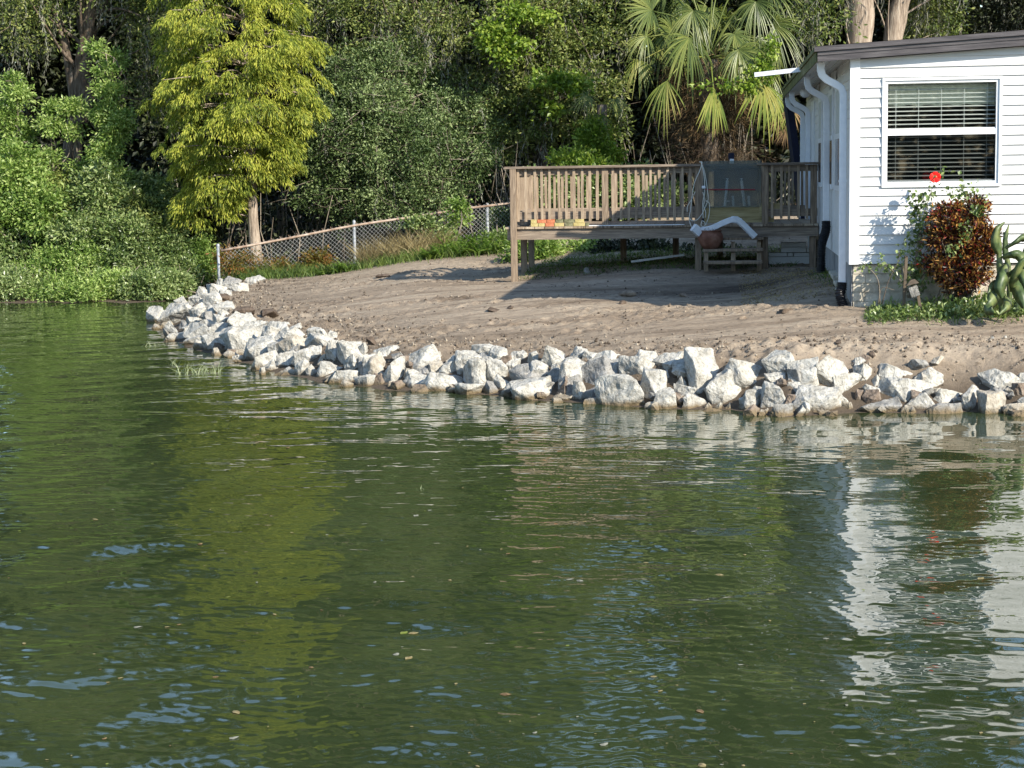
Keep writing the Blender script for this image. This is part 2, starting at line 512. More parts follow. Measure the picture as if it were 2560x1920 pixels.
def dirt_material():
    m = bpy.data.materials.new('graded_dirt'); m.use_nodes = True
    nt = m.node_tree; b = nt.nodes['Principled BSDF']
    tc = nt.nodes.new('ShaderNodeTexCoord'); co = tc.outputs['Object']
    f1 = _noise(nt, co, 1.0, 8, .68, .5, (.5, 3.4, 1))
    r1 = _ramp(nt, [(.30, (.15, .112, .08)), (.42, (.275, .215, .158)), (.52, (.36, .288, .214)), (.72, (.45, .372, .285))])
    nt.links.new(f1, r1.inputs[0])
    f2 = _noise(nt, co, 11, 8, .8, .2, (.7, 1.6, 1))
    r2 = _ramp(nt, [(.36, (.40, .38, .36)), (.45, (.88, .87, .86)), (.60, (1.05, 1.04, 1.02)), (.72, (1.3, 1.26, 1.2))])
    nt.links.new(f2, r2.inputs[0])
    mu = nt.nodes.new('ShaderNodeMix'); mu.data_type = 'RGBA'; mu.blend_type = 'MULTIPLY'; mu.inputs[0].default_value = 1
    nt.links.new(r1.outputs[0], mu.inputs[6]); nt.links.new(r2.outputs[0], mu.inputs[7])
    # forest litter beyond the fence and in the shrub belt, lake mud below the water
    sx = nt.nodes.new('ShaderNodeSeparateXYZ'); nt.links.new(co, sx.inputs[0])
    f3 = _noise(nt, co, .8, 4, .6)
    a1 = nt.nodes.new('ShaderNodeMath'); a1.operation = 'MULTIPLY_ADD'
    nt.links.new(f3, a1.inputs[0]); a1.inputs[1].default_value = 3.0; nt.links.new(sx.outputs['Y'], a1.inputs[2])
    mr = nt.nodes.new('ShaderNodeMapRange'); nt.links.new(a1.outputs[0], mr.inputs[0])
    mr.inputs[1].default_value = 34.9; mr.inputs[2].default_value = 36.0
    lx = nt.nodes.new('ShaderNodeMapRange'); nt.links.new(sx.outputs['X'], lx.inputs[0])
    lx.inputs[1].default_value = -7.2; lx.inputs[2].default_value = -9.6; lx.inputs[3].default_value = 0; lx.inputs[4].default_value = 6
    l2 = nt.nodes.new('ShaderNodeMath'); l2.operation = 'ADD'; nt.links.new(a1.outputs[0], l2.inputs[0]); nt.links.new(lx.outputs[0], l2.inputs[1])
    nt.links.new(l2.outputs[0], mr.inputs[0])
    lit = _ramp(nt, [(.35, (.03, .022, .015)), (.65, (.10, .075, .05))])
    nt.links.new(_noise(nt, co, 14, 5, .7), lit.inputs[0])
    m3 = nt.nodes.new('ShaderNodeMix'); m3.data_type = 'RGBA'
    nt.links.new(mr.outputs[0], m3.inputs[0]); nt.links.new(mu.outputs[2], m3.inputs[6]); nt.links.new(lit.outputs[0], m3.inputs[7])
    # damp dark soil low on the bank
    mz = nt.nodes.new('ShaderNodeMapRange'); nt.links.new(sx.outputs['Z'], mz.inputs[0])
    mz.inputs[1].default_value = .12; mz.inputs[2].default_value = .50
    m4 = nt.nodes.new('ShaderNodeMix'); m4.data_type = 'RGBA'
    nt.links.new(mz.outputs[0], m4.inputs[0]); m4.inputs[6].default_value = (.11, .085, .062, 1); nt.links.new(m3.outputs[2], m4.inputs[7])
    # darker soil that also paints the house shadow deeper between deck and wall
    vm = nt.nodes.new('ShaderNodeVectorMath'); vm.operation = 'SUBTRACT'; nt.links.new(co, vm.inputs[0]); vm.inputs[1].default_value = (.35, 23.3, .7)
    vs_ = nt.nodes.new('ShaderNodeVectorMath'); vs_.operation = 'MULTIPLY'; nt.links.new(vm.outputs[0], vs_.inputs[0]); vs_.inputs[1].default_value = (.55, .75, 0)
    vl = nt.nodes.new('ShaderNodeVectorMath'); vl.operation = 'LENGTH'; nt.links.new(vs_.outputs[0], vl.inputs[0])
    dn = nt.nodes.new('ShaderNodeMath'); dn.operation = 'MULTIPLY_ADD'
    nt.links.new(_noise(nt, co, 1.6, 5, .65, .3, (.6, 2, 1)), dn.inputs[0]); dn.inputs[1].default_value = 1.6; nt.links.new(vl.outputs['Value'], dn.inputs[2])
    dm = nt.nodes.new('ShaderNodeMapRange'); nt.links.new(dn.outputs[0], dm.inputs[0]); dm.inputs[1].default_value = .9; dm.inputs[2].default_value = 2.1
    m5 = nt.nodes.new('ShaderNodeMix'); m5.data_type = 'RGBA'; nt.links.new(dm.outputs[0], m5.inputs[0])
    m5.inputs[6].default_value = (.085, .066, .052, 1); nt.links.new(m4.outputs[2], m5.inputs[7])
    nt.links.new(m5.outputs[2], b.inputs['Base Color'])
    b.inputs['Roughness'].default_value = .95; b.inputs['Specular IOR Level'].default_value = .15
    bp = nt.nodes.new('ShaderNodeBump'); bp.inputs['Strength'].default_value = 1.0; bp.inputs['Distance'].default_value = .032
    nt.links.new(_noise(nt, co, 16, 8, .8), bp.inputs['Height'])
    nt.links.new(bp.outputs[0], b.inputs['Normal'])
    return m


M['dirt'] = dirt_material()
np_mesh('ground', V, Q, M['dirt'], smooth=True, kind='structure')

# ---------------------------------------------------------------- water
def water_material():
    m = bpy.data.materials.new('lake_water'); m.use_nodes = True
    nt = m.node_tree; b = nt.nodes['Principled BSDF']
    tc = nt.nodes.new('ShaderNodeTexCoord'); co = tc.outputs['Object']
    r = _ramp(nt, [(.35, (.024, .036, .013)), (.65, (.036, .050, .019))])
    nt.links.new(_noise(nt, co, .5, 3), r.inputs[0])
    nt.links.new(r.outputs[0], b.inputs['Base Color'])
    b.inputs['Roughness'].default_value = .015
    b.inputs['IOR'].default_value = 1.78
    return m


M['water'] = water_material()


def ocean(x, y):
    rng = np.random.RandomState(5)
    h = np.zeros_like(x)
    near = 1 - sst(9, 15, y)
    # choppier to the left and near, calmer towards the rocks at the right
    chop = .50 + .50 * (1 - sst(-5, .5, x)) + .20 * near
    for i in range(46):
        lam = 10 ** rng.uniform(math.log10(.22), math.log10(1.8))
        th = rng.normal(math.pi / 2, .95)
        k = 2 * math.pi / lam
        amp = .0017 * lam ** 1.1 * rng.uniform(.5, 1.2) * (1 if lam < 1.1 else .6)
        ph = rng.uniform(0, 6.28)
        env = .35 + 1.6 * np.clip(lay(x, y, 20 + i, .35, .35) + .35, 0, 1)
        h += chop * amp * env * (1 - (.5 * sst(-.6, 1.4, x) if lam < .6 else 0)) * np.sin(k * (x * math.cos(th) + y * math.sin(th)) + ph + 1.4 * lay(x, y, 90 + i, .5, .5))
    calm = 1 - .62 * sst(-.6, 1.4, x)
    for i in range(18):
        lam = 10 ** rng.uniform(math.log10(.07), math.log10(.2))
        th = rng.normal(math.pi / 2, 1.0)
        k = 2 * math.pi / lam
        env = sst(-.05, .35, lay(x, y, 150 + i % 3, .28, .22))
        h += .00055 * (lam / .12) * (.35 + .8 * env) * chop * calm * np.sin(k * (x * math.cos(th) + y * math.sin(th)) + rng.uniform(0, 6.28))
    for i in range(12):
        lam = rng.uniform(.045, .10); th = rng.normal(math.pi / 2, 1.1); k = 2 * math.pi / lam
        h += .00022 * (1 - sst(9, 17, y)) * sst(-.3, .25, lay(x, y, 170 + i % 4, .6, .5)) * calm * np.sin(k * (x * math.cos(th) + y * math.sin(th)) + rng.uniform(0, 6.28))
    # ring ripple in front of the rocks
    c = atz(1420, 1085)
    d = np.sqrt((x - c.x) ** 2 + (y - c.y) ** 2)
    h += .0011 * np.exp(-((d - .45) / .35) ** 2) * np.sin(d * 2 * math.pi / .13)
    return h


# grid that is finer near the camera
wy = [5.6]
while wy[-1] < 34: wy.append(wy[-1] + max(.014, .0018 * wy[-1]))
wy = np.array(wy)
wu = np.linspace(-.52, .30, 760)
WU, WY = np.meshgrid(wu, wy)
WX = WU * (WY + 1.0)
WZ = ocean(WX.ravel(), WY.ravel()) * (1 - .0 * WY.ravel())
fade = sst(-.52, -.50, WU.ravel()) * (1 - sst(.285, .30, WU.ravel())) * sst(5.6, 5.9, WY.ravel()) * (1 - sst(33, 34, WY.ravel()))
V = np.stack([WX.ravel(), WY.ravel(), WZ * fade], 1)
ny, nx = WX.shape
ii = (np.arange(ny - 1)[:, None] * nx + np.arange(nx - 1)[None, :]).ravel()
Q = np.stack([ii, ii + 1, ii + nx + 1, ii + nx], 1)
# surrounding flat sheet, same object: four big quads welded round the fine patch edge
c00, c10, c11, c01 = 0, nx - 1, ny * nx - 1, (ny - 1) * nx
ext = np.array([[-700, -500, 0], [700, -500, 0], [700, 600, 0], [-700, 600, 0]])
V = np.vstack([V, ext])
n0 = ny * nx
me_tris = []
Q = np.vstack([Q, [[n0, n0 + 1, c10, c00], [n0 + 1, n0 + 2, c11, c10], [n0 + 2, n0 + 3, c01, c11], [n0 + 3, n0, c00, c01]]])
np_mesh('water', V, Q, M['water'], smooth=True, kind='structure')
# ---------------------------------------------------------------- rocks
def rock_mesh(seed, w, d, h, blocky=.5):
    rng = random.Random(seed)
    bm = bmesh.new()
    n = rng.randint(11, 17)
    rot = Matrix.Rotation(rng.uniform(-.5, .5), 3, 'Y') @ Matrix.Rotation(rng.uniform(-.6, .6), 3, 'X') @ Matrix.Rotation(rng.uniform(0, 3.14), 3, 'Z')
    for i in range(n):
        v = Vector((rng.gauss(0, 1), rng.gauss(0, 1), rng.gauss(0, 1))).normalized()
        e = blocky
        v = Vector([math.copysign(abs(c) ** e, c) for c in v])
        v *= rng.uniform(.82, 1.05)
        v.y *= 1.0; v.z *= .95
        bm.verts.new(rot @ v)
    r = bmesh.ops.convex_hull(bm, input=bm.verts)
    junk = [g for g in r['geom_interior'] + r['geom_unused'] if isinstance(g, bmesh.types.BMVert)]
    bmesh.ops.delete(bm, geom=list(set(junk)), context='VERTS')
    bmesh.ops.dissolve_limit(bm, angle_limit=.28, verts=bm.verts, edges=bm.edges)
    lo = [min(v.co[k] for v in bm.verts) for k in range(3)]
    hi = [max(v.co[k] for v in bm.verts) for k in range(3)]
    for v in bm.verts:
        v.co = Vector([((v.co[k] - lo[k]) / (hi[k] - lo[k]) - .5) * (w, d, h)[k] for k in range(3)])
    sz = min(w, d, h)
    bmesh.ops.bevel(bm, geom=list(bm.edges), offset=sz * .035, segments=2, profile=.6, affect='EDGES', clamp_overlap=True)
    bmesh.ops.triangulate(bm, faces=bm.faces)
    tgt = max(w, h) * .11
    for _ in range(3):
        es = [e for e in bm.edges if e.calc_length() > tgt]
        if not es or len(bm.verts) > 1500: break
        bmesh.ops.subdivide_edges(bm, edges=es, cuts=1)
        bmesh.ops.triangulate(bm, faces=bm.faces)
    bm.normal_update()
    off = Vector((seed * 3.1, seed * 1.7, seed * .9))
    for v in bm.verts:
        p = v.co
        k = noise.noise(p * (2.2 / sz) + off) * .05 + noise.noise(p * (5.5 / sz) + off) * .04 + noise.noise(p * (13 / sz) + off) * .022
        v.co = p + v.normal * (k * sz)
    me = bpy.data.meshes.new('rock')
    bm.to_mesh(me); bm.free()
    for p in me.polygons: p.use_smooth = False
    return me


# (x0, y0, x1, y1[, tone]) boxes in photo pixels, read off per strip
P_, G_, T_, B_ = 'rock_pale', 'rock_grey', 'rock_tan', 'rock_brown'  # grey tone also paints shade onto shadowed rocks
strips = [
 (1960, 800, .27125, [
  (45,370,290,640),(205,350,540,650),(35,600,270,740),(135,630,500,865),(400,515,690,710),(650,415,805,600),(895,425,1155,570),
  (780,530,930,640),(905,555,1345,742),(1215,465,1455,645),(740,600,900,700),(732,680,1085,812),(1146,690,1392,832),(700,735,1045,868,G_),
  (1025,800,1218,872,T_),(1335,650,1622,797),(1345,790,1645,878,G_),(1640,630,1785,852),(1820,478,2158,657),(1900,600,2125,732,G_),(1815,690,2045,885,T_),
  (2035,775,2215,885,T_),(2115,600,2240,722,B_),(2165,720,2300,835),(2150,505,2290,600),(465,700,585,792),(525,765,655,827,T_),(20,700,110,800,B_),
  (50,750,150,862,G_),(-40,795,68,890,T_),(655,655,745,762,B_),(330,840,520,885,G_),(1330,640,1460,700,T_)]),
 (1440, 820, .27125, [
  (55,290,392,557,G_),(-20,185,118,300),(75,225,402,360),(275,300,447,450),(215,462,608,737),(478,228,748,422),(425,280,718,492),
  (588,418,822,692),(733,240,1012,402),(908,262,1132,472),(1030,238,1312,602),(1328,300,1792,592),(1730,233,2038,447),(1208,418,1532,697),
  (722,578,922,757),(918,530,1117,672),(998,620,1232,757),(878,458,1017,597),(788,400,862,475),(1493,588,1747,770),(1728,520,1947,742),
  (1618,560,1772,672),(1750,430,1922,562),(1962,400,2130,545,G_),(638,690,742,752),(903,640,978,727,T_),(1190,700,1262,752,T_),(1268,695,1342,757),
  (1338,695,1442,762,T_),(1150,740,1342,777,B_),(1538,745,1707,812,T_),(1703,750,1767,802),(1800,710,1987,832,G_),(1888,640,2022,742,B_),(78,655,232,717,G_)]),
 (900, 800, .27125, [
  (142,245,432,340),(295,315,427,422,G_),(72,318,302,522,T_),(203,368,427,587),(398,244,728,477),(590,250,687,340),(688,303,752,372),
  (-10,225,62,350),(-10,330,127,432),(-10,400,112,532,G_),(-10,525,132,622),(103,500,237,612,B_),(238,570,352,622,T_),(368,484,682,642),
  (408,460,547,562,T_),(518,450,657,522,G_),(643,385,767,512,T_),(588,500,974,672),(658,490,747,562,T_),(748,360,907,517),(885,303,1112,492),
  (928,310,1032,372),(788,320,932,382,T_),(1038,243,1292,352),(958,384,1162,652),(1118,338,1292,442),(1148,388,1342,602),(1198,268,1362,432),
  (1348,370,1472,482),(1388,300,1482,382),(1448,290,1542,372),(1393,408,1722,622,G_),(1568,388,1722,562),(1548,308,1642,422),(1238,520,1387,642),
  (1138,580,1262,700,G_),(1408,548,1747,752),(1278,613,1522,717),(888,600,1152,702),(1663,250,1887,452),(1818,340,1962,432),(1843,378,2082,640),
  (1938,263,2112,362),(2058,300,2215,402),(1738,470,1862,602,G_),(1733,550,1902,742,B_),(1858,530,2062,692,G_),(1958,580,2084,757),
  (2078,640,2215,752,G_),(1758,420,1852,482),(1758,690,1962,757,T_)]),
 (360, 660, .27125, [
  (1133,548,1352,632),(1218,600,1352,722),(1348,555,1452,612),(1308,600,1532,702),(928,538,1137,612),(813,468,1007,602),(1248,668,1512,827,T_),
  (1088,590,1242,722),(743,600,1107,807),(1508,660,1782,772),(958,688,1237,872),(1158,740,1332,832),(1678,730,1847,907),(1778,733,2042,922),
  (1388,770,1622,922),(1398,900,1522,1037),(1248,820,1402,952),(963,818,1262,982),(1133,888,1282,987),(1203,965,1392,1042),(1593,908,1832,1032),
  (1738,988,1982,1107),(1938,1043,2122,1132),(1848,840,2022,992),(2040,848,2215,1032),(1968,870,2112,962,G_),(1988,930,2082,1042,G_),
  (2098,1018,2215,1112,B_),(1498,940,1602,1032),(1608,845,1692,912,T_),(1062,965,1114,1032),(1678,1030,1772,1082,T_),(558,655,762,802),
  (638,740,782,822,B_),(468,720,562,792),(618,790,702,852,T_),(758,800,852,852,B_),(838,800,942,852,T_),(928,718,1052,872),(398,680,582,742),
  (398,568,622,692),(498,530,652,622),(618,568,782,672),(698,598,902,682),(403,500,542,582),(343,590,437,662,T_),(208,548,357,662),(178,600,242,682,G_),
  (238,645,402,707),(128,545,252,592,T_),(45,408,202,552),(178,398,442,562),(328,530,412,592,G_),(298,315,432,392),(268,370,462,422),(438,378,572,502),
  (548,400,692,482),(538,455,642,542,G_),(638,480,792,572),(668,363,842,442),(678,430,792,502),(428,308,542,382),(488,223,602,312),(518,318,642,412),
  (588,200,742,292),(598,270,722,352),(638,320,722,382),(698,248,802,312),(668,150,742,212),(738,130,882,212,G_),(758,190,932,272),(558,290,702,402),
  (938,138,1032,192),(998,114,1112,167),(448,420,562,502),(1528,600,1682,682),(1700,630,1784,702),(900,470,1010,560),(780,560,900,620)]),
]


def surf(px, py):
    """first hit of the pixel's ray with the lake (z=0) or the smooth bank"""
    d = ray(px, py)
    ts = np.arange(12, 40, .03)
    x = d.x * ts; y = d.y * ts; z = H + d.z * ts
    g = np.maximum(base_h(x, y), 0)
    k = np.argmax(z <= g)
    return Vector((x[k], y[k], g[k])), ts[k]


rocks = []
for (ox, oy, sc, lst) in strips:
    for bx in lst:
        x0, y0, x1, y1 = [c * sc for c in bx[:4]]
        rocks.append((ox + x0, oy + y0, ox + x1, oy + y1, bx[4] if len(bx) > 4 else P_))

land = [(0, 520, "at the bank's left tip"), (520, 640, "below the fence's left end"), (640, 760, 'below the cypress'),
        (760, 900, 'below the middle fence post'), (900, 1060, 'below the fence ferns'),
        (1060, 1270, 'left of the deck'), (1270, 1420, 'below the deck bricks'),
        (1420, 1600, 'below the deck\'s middle'), (1600, 1750, 'left below the clay pot'), (1750, 1900, 'below the clay pot'),
        (1900, 2050, 'below the deck\'s right end'), (2050, 2200, 'below the house corner'), (2200, 2330, 'below the red flower'),
        (2330, 2470, 'below the croton'), (2470, 2700, 'at the right edge')]
tone_word = {P_: 'pale', G_: 'grey', T_: 'tan', B_: 'brown'}
info = []
for i, (x0, y0, x1, y1, tone) in enumerate(rocks):
    cx = (x0 + x1) / 2; wpx = x1 - x0; hpx = y1 - y0
    hit, t = surf(cx, y1 - min(4, hpx * .12))
    at_water = hit.z < .06
    dep = (hit - EYE).dot(fw)
    w = wpx * dep / F; h = hpx * dep / F
    d = min(max((w + h) / 2, .5 * w), 1.2 * w) * .95
    zc = hit.z + h / 2 - (.03 if at_water else 0)
    cen = Vector((hit.x, hit.y + d * .42, hit.z + h / 2))
    # keep the silhouette where it is: slide the centre along its own pixel's ray
    c = EYE + ray(cx, (y0 + y1) / 2) * ((hit.y + d * .42) / ray(cx, (y0 + y1) / 2).y)
    hh = h * 1.06
    kx = 1.24 + .14 * max(0, min(1, (900 - cx) / 300))
    me = rock_mesh(i + 1, w * kx, d * 1.2, hh * (kx - .06) + (.14 if at_water else .05), .42 if w > .25 else .55)
    me.materials.append(M[tone])
    o = bpy.data.objects.new('rock', me)
    COL.objects.link(o)
    o.location = (c.x, c.y, c.z - (.06 if at_water else .015))
    area = w * h
    size = 'large' if area > .055 else 'medium' if area > .02 else 'small'
    asp = w / h
    shape = 'long low' if asp > 1.9 else 'tall upright' if asp < .85 else 'wide' if asp > 1.4 else 'chunky'
    row = 'at waterline' if at_water else ('by the dirt' if hit.z > .24 else 'mid-pile')
    lm = [l for a, b_, l in land if a <= cx < b_][0]
    info.append([o, f'{size} {shape} {tone_word[tone]} rock {row}', lm, cx, cen.y])
seen = {}
for r in info: seen.setdefault((r[1], r[2]), []).append(r)
nth = ['first', 'second', 'third', 'fourth', 'fifth', 'sixth', 'seventh', 'eighth', 'ninth', 'tenth', 'eleventh', 'twelfth']
ordn = ['leftmost', 'second from the left', 'third from the left', 'fourth from the left', 'fifth from the left', 'sixth from the left', 'seventh from the left', 'eighth from the left', 'ninth from the left']
for (a, l), rs in seen.items():
    rs.sort(key=lambda r: r[3])
    for k, r in enumerate(rs):
        if len(rs) == 1: lab = f'{a}, {l}'
        else:
            lab = f'{a}, {nth[k]} from left, {l}'
        tag(r[0], lab, 'rock', 'rocks piled along the shoreline')
XCG = aty(2126, 660, 19.6).x
# small stones wedged in the gaps
fr = random.Random(77)
stone_src = []
for k in range(6):
    me = rock_mesh(500 + k, .15, .13, .11, .7); me.materials.append(M[[B_, T_, G_, P_, T_, P_][k % 6]]); stone_src.append(me)
seg = [p for p in shore if -9.2 < p[0] < 3.2 and p[1] < 29]
for k in range(74):
    a = fr.randrange(len(seg) - 1); t = fr.random()
    x = seg[a][0] * (1 - t) + seg[a + 1][0] * t; y = seg[a][1] * (1 - t) + seg[a + 1][1] * t
    tx, ty = seg[a + 1][0] - seg[a][0], seg[a + 1][1] - seg[a][1]
    L = math.hypot(tx, ty); s = fr.uniform(.02, .75)
    x += -ty / L * s; y += tx / L * s
    o = bpy.data.objects.new('stone', stone_src[fr.randrange(6)])
    COL.objects.link(o)
    sc = fr.uniform(.6, 1.3)
    o.scale = (sc, sc, sc)
    o.rotation_euler = (fr.uniform(-.4, .4), fr.uniform(-.4, .4), fr.uniform(0, 6.28))
    o.location = (x, y, max(hz(x, y), -.02) + .03)
    tag(o, 'small filler stone wedged low in the gaps between the big rocks', 'stone', 'small stones wedged between the rocks')
# clods of dirt and stray stones on the graded ground
def clod(px, py, w, h, tone, lab, cat='dirt clod', seed=0):
    dd = ray(px, py); ts = np.arange(14, 34, .02)
    g = full_h(dd.x * ts, dd.y * ts); k = int(np.argmax(H + dd.z * ts <= g))
    p = Vector((dd.x * ts[k], dd.y * ts[k], g[k])); dep = (p - EYE).dot(fw)
    me = rock_mesh(900 + seed, w * dep / F, w * dep / F * .8, h * dep / F * 1.4, .8)
    me.materials.append(M[tone])
    o = bpy.data.objects.new(cat.replace(' ', '_'), me); COL.objects.link(o)
    o.location = (p.x, p.y, p.z + h * dep / F * .3)
    tag(o, lab, cat)
M['clod'] = mat('clod_soil', [(0, (.12, .085, .06)), (1, (.34, .27, .2))], 14, rough=.95, bump=.9, bscale=40, bdist=.02)
M['clod_dark'] = mat('clod_dark_soil', [(0, (.05, .035, .025)), (1, (.16, .12, .09))], 14, rough=.95, bump=.9, bscale=40, bdist=.02)
for k, (px, py, w, h, tn, lab) in enumerate([
    (1570, 742, 46, 14, 'clod', 'crumbly tan clod of dirt in sun in front of the deck'),
    (1556, 760, 20, 9, 'clod_dark', 'small dark clod just below the crumbly tan clod'),
    (1712, 742, 30, 10, 'clod', 'low tan clod right of the crumbly clod, below the clay pot'),
    (1236, 777, 34, 9, 'clod_dark', 'dark flat clod lying alone below the deck\'s corner post'),
    (1276, 772, 18, 8, 'clod_dark', 'small dark clod right beside the dark flat clod'),
    (960, 693, 40, 8, 'clod_dark', 'flat dark clod in the sun left of the deck shadow'),
    (1965, 781, 36, 9, 'clod_dark', 'dark clod below the right end of the deck'),
    (1855, 797, 24, 8, 'clod', 'tan clod in the middle of the graded dirt below the clay pot'),
    (2095, 862, 16, 10, 'clod_dark', 'dark lump on the dirt slope above the right-hand rocks'),
    (2180, 892, 18, 13, 'clod_dark', 'dark lump high on the slope in line with the house corner'),
    (612, 790, 60, 24, 'clod_dark', 'dark torn soil lump at the lip behind the left rocks'),
    (672, 795, 46, 22, 'clod_dark', 'second dark soil lump at the lip behind the left rocks'),
    (555, 752, 40, 18, 'clod_dark', 'brown soil lump at the lip near the left tip of the bank'),
    (930, 862, 30, 20, 'clod_dark', 'dark soil lump between the rocks and the dirt on the curve')]):
    clod(px, py, w, h, tn, lab, seed=k)
clod(1468, 684, 16, 16, 'rock_grey', 'grey stone on the dirt under the front edge of the deck', 'stone', 40)
clod(2482, 847, 10, 6, 'rock_pale', 'tiny white pebble on the dirt, left one of a pair', 'pebble', 41)
clod(2513, 845, 9, 6, 'rock_pale', 'tiny white pebble on the dirt, right one of a pair', 'pebble', 42)

# crumbs of soil and grit scattered over the graded dirt
rc = np.random.RandomState(66)
n = 60000
X = rc.uniform(-9, 4, n); Y = rc.uniform(15.5, 31, n)
S = sdist(X, Y)
pt = lay(X, Y, 7, .9, 2.2) + .5 * lay(X, Y, 8, 2.5, 4)
keep = (S > .5) & (rc.random(n) < np.clip(.03 + .9 * np.clip(pt, 0, 1) + .6 * (S < 1.7) + .25 * (S < 2.3), 0, 1)) & ~((X > XCG) & (Y > 19.4))
X, Y = X[keep], Y[keep]; n = len(X)
Zc = full_h(X, Y); sz = (.004 + .014 * rc.random(n) ** 3) * np.where((S[keep] < 1.9), 1.35, 1)
dirs = np.array([[1, 0, 0], [0, 1, 0], [-1, 0, 0], [0, -1, 0], [0, 0, 1], [0, 0, -1]], float)
Vc = np.stack([X, Y, Zc + sz * .3], 1)[:, None, :] + dirs[None] * sz[:, None, None] * rc.uniform(.5, 1.3, (n, 6, 1))
T = np.array([[0, 1, 4], [1, 2, 4], [2, 3, 4], [3, 0, 4], [1, 0, 5], [2, 1, 5], [3, 2, 5], [0, 3, 5]])
M['crumb'] = mat('soil_crumb', [(0, (.07, .052, .037)), (.7, (.17, .132, .096)), (1, (.30, .25, .19))], 3, rough=.95, island=.9)
np_mesh('soil_crumbs', Vc.reshape(-1, 3), (np.arange(n)[:, None, None] * 6 + T[None]).reshape(-1, 3), M['crumb'], at=(-2, 22, .6), kind='stuff',
        label='loose crumbs of soil and grit over the graded dirt', cat='soil crumbs')
# ---------------------------------------------------------------- house
YF = 19.6
corner = aty(2126, 660, YF)
XC = corner.x
z_sid = corner.z
z_eave = aty(2126, 147, YF).z
z_fb = aty(2047, 154, YF - .12).z      # fascia bottom at the left corner
z_ft = aty(2042, 116, YF - .12).z
XE = aty(2044, 130, YF - .12).x        # eave line
YB = 29.6
p_r = aty(2560, 75, YF - .12)
slope = (p_r.z - z_ft) / (p_r.x - XE)
print('HOUSE XC', XC, 'XE', XE, 'z_sid', z_sid, 'ft', z_ft, 'fb', z_fb, 'slope', slope)
XR = 7.5
house = empty('house', (XC, YF, hz(XC, YF)), 'white vinyl-sided house with low dark roof edge and a blinds-covered window', 'house')


def siding(mb, x0, x1, z0, z1, y, top=None, step=.1035, phase=0.0):
    """lapped courses facing -Y between x0..x1; top(x) optional sloped top"""
    k0 = math.floor((z0 - z_sid) / step); z = z_sid + k0 * step
    while z < z1 - 1e-4:
        a = max(z, z0); b = min(z + step, z1)
        if b - a > .004:
            # each course: bottom lip stands proud, face leans back, thin shadow gap under the lip
            def yo(zz): return y - .021 + .019 * ((zz - z) / step)
            if top is None:
                P = [(x0, a), (x1, a), (x1, b), (x0, b)]
            else:
                P = [(x0, a), (x1, a), (x1, min(b, top(x1))), (x0, min(b, top(x0)))]
                if P[2][1] <= a and P[3][1] <= a: z += step; continue
                if P[3][1] < a:
                    xs = x0 + (x1 - x0) * (a - top(x0)) / (top(x1) - top(x0))
                    P = [(xs, a), (x1, a), (x1, min(b, top(x1)))]
                elif P[3][1] < b < top(x1):
                    xs = x0 + (x1 - x0) * (b - top(x0)) / (top(x1) - top(x0))
                    P = [(x0, a), (x1, a), (x1, b), (xs, b), (x0, P[3][1])]
            vs = [(px, yo(pz), pz) for px, pz in P]
            mb.add(vs, [tuple(range(len(vs)))])
            if a == z:
                mb.add([(P[0][0], y, a + .0005), (P[1][0], y, a + .0005), (P[1][0], yo(a), a), (P[0][0], yo(a), a)], [(0, 1, 2, 3)])
        z += step


wl, wr = aty(2205, 300, YF).x, aty(2504, 300, YF).x
wt, wb = aty(2350, 193, YF).z, aty(2350, 467, YF).z


def topline(x): return z_fb - .005 + slope * (x - XE)


mb = MB()
siding(mb, XC + .085, wl - .0, z_sid, 6, YF, topline)
siding(mb, wl, wr, z_sid, wb + .0, YF)
siding(mb, wl, wr, wt, 6, YF, topline)
siding(mb, wr, XR, z_sid, 6, YF, topline)
# backing sheet behind the laps with the window hole left out
for a, b, c, d in ((XC + .01, wl, z_sid, 0), (wr, XR, z_sid, 0)):
    mb.add([(a, YF + .004, c), (b, YF + .004, c), (b, YF + .004, topline(b)), (a, YF + .004, topline(a))], [(0, 1, 2, 3)])
mb.build('front_wall', M['white'], house)
# corner trim
mb = MB(); mb.box((XC - .016, YF - .026, z_sid - .005), (XC + .085, YF + .0, z_eave + .02))
mb.box((XC - .018, YF + .002, z_sid - .005), (XC - .001, YF + .09, z_eave + .02))
mb.build('corner_trim', M['white_trim'], house)
# side wall: courses facing -X
zs_top = z_eave + .04
mb = MB()
z = z_sid
sideY = [(YF + .09, 21.0), (22.05, 22.4), (23.35, 24.85), (25.8, 26.9), (27.9, YB)]
wz0, wz1 = 0, 0
mz0 = atx(2095, 452, XC).z; mz1 = atx(2095, 225, XC).z
print('side window z', mz0, mz1)
while z < zs_top:
    b = min(z + .1035, zs_top)
    spans = [(YF + .09, YB)]
    if z + .05 > mz0 - .06: spans = sideY
    elif True: spans = [(YF + .09, 26.9), (27.9, YB)]
    for y0, y1 in spans:
        vs = [(XC - .013, y0, z), (XC - .013, y1, z), (XC - .002, y1, b), (XC - .002, y0, b)]
        mb.add(vs, [(0, 1, 2, 3)]); mb.add([(XC, y0, z), (XC, y1, z), (XC - .013, y1, z), (XC - .013, y0, z)], [(0, 1, 2, 3)])
    z += .1035
mb.add([(XC + .004, YF + .01, z_sid), (XC + .004, YB, z_sid), (XC + .004, YB, zs_top), (XC + .004, YF + .01, zs_top)], [(0, 1, 2, 3)])
mb.add([(XC, YB, z_sid), (XR, YB, z_sid), (XR, YB, z_eave + slope * (XR - XC)), (XC, YB, z_eave)], [(0, 1, 2, 3)])
mb.build('side_wall', M['white'], house)
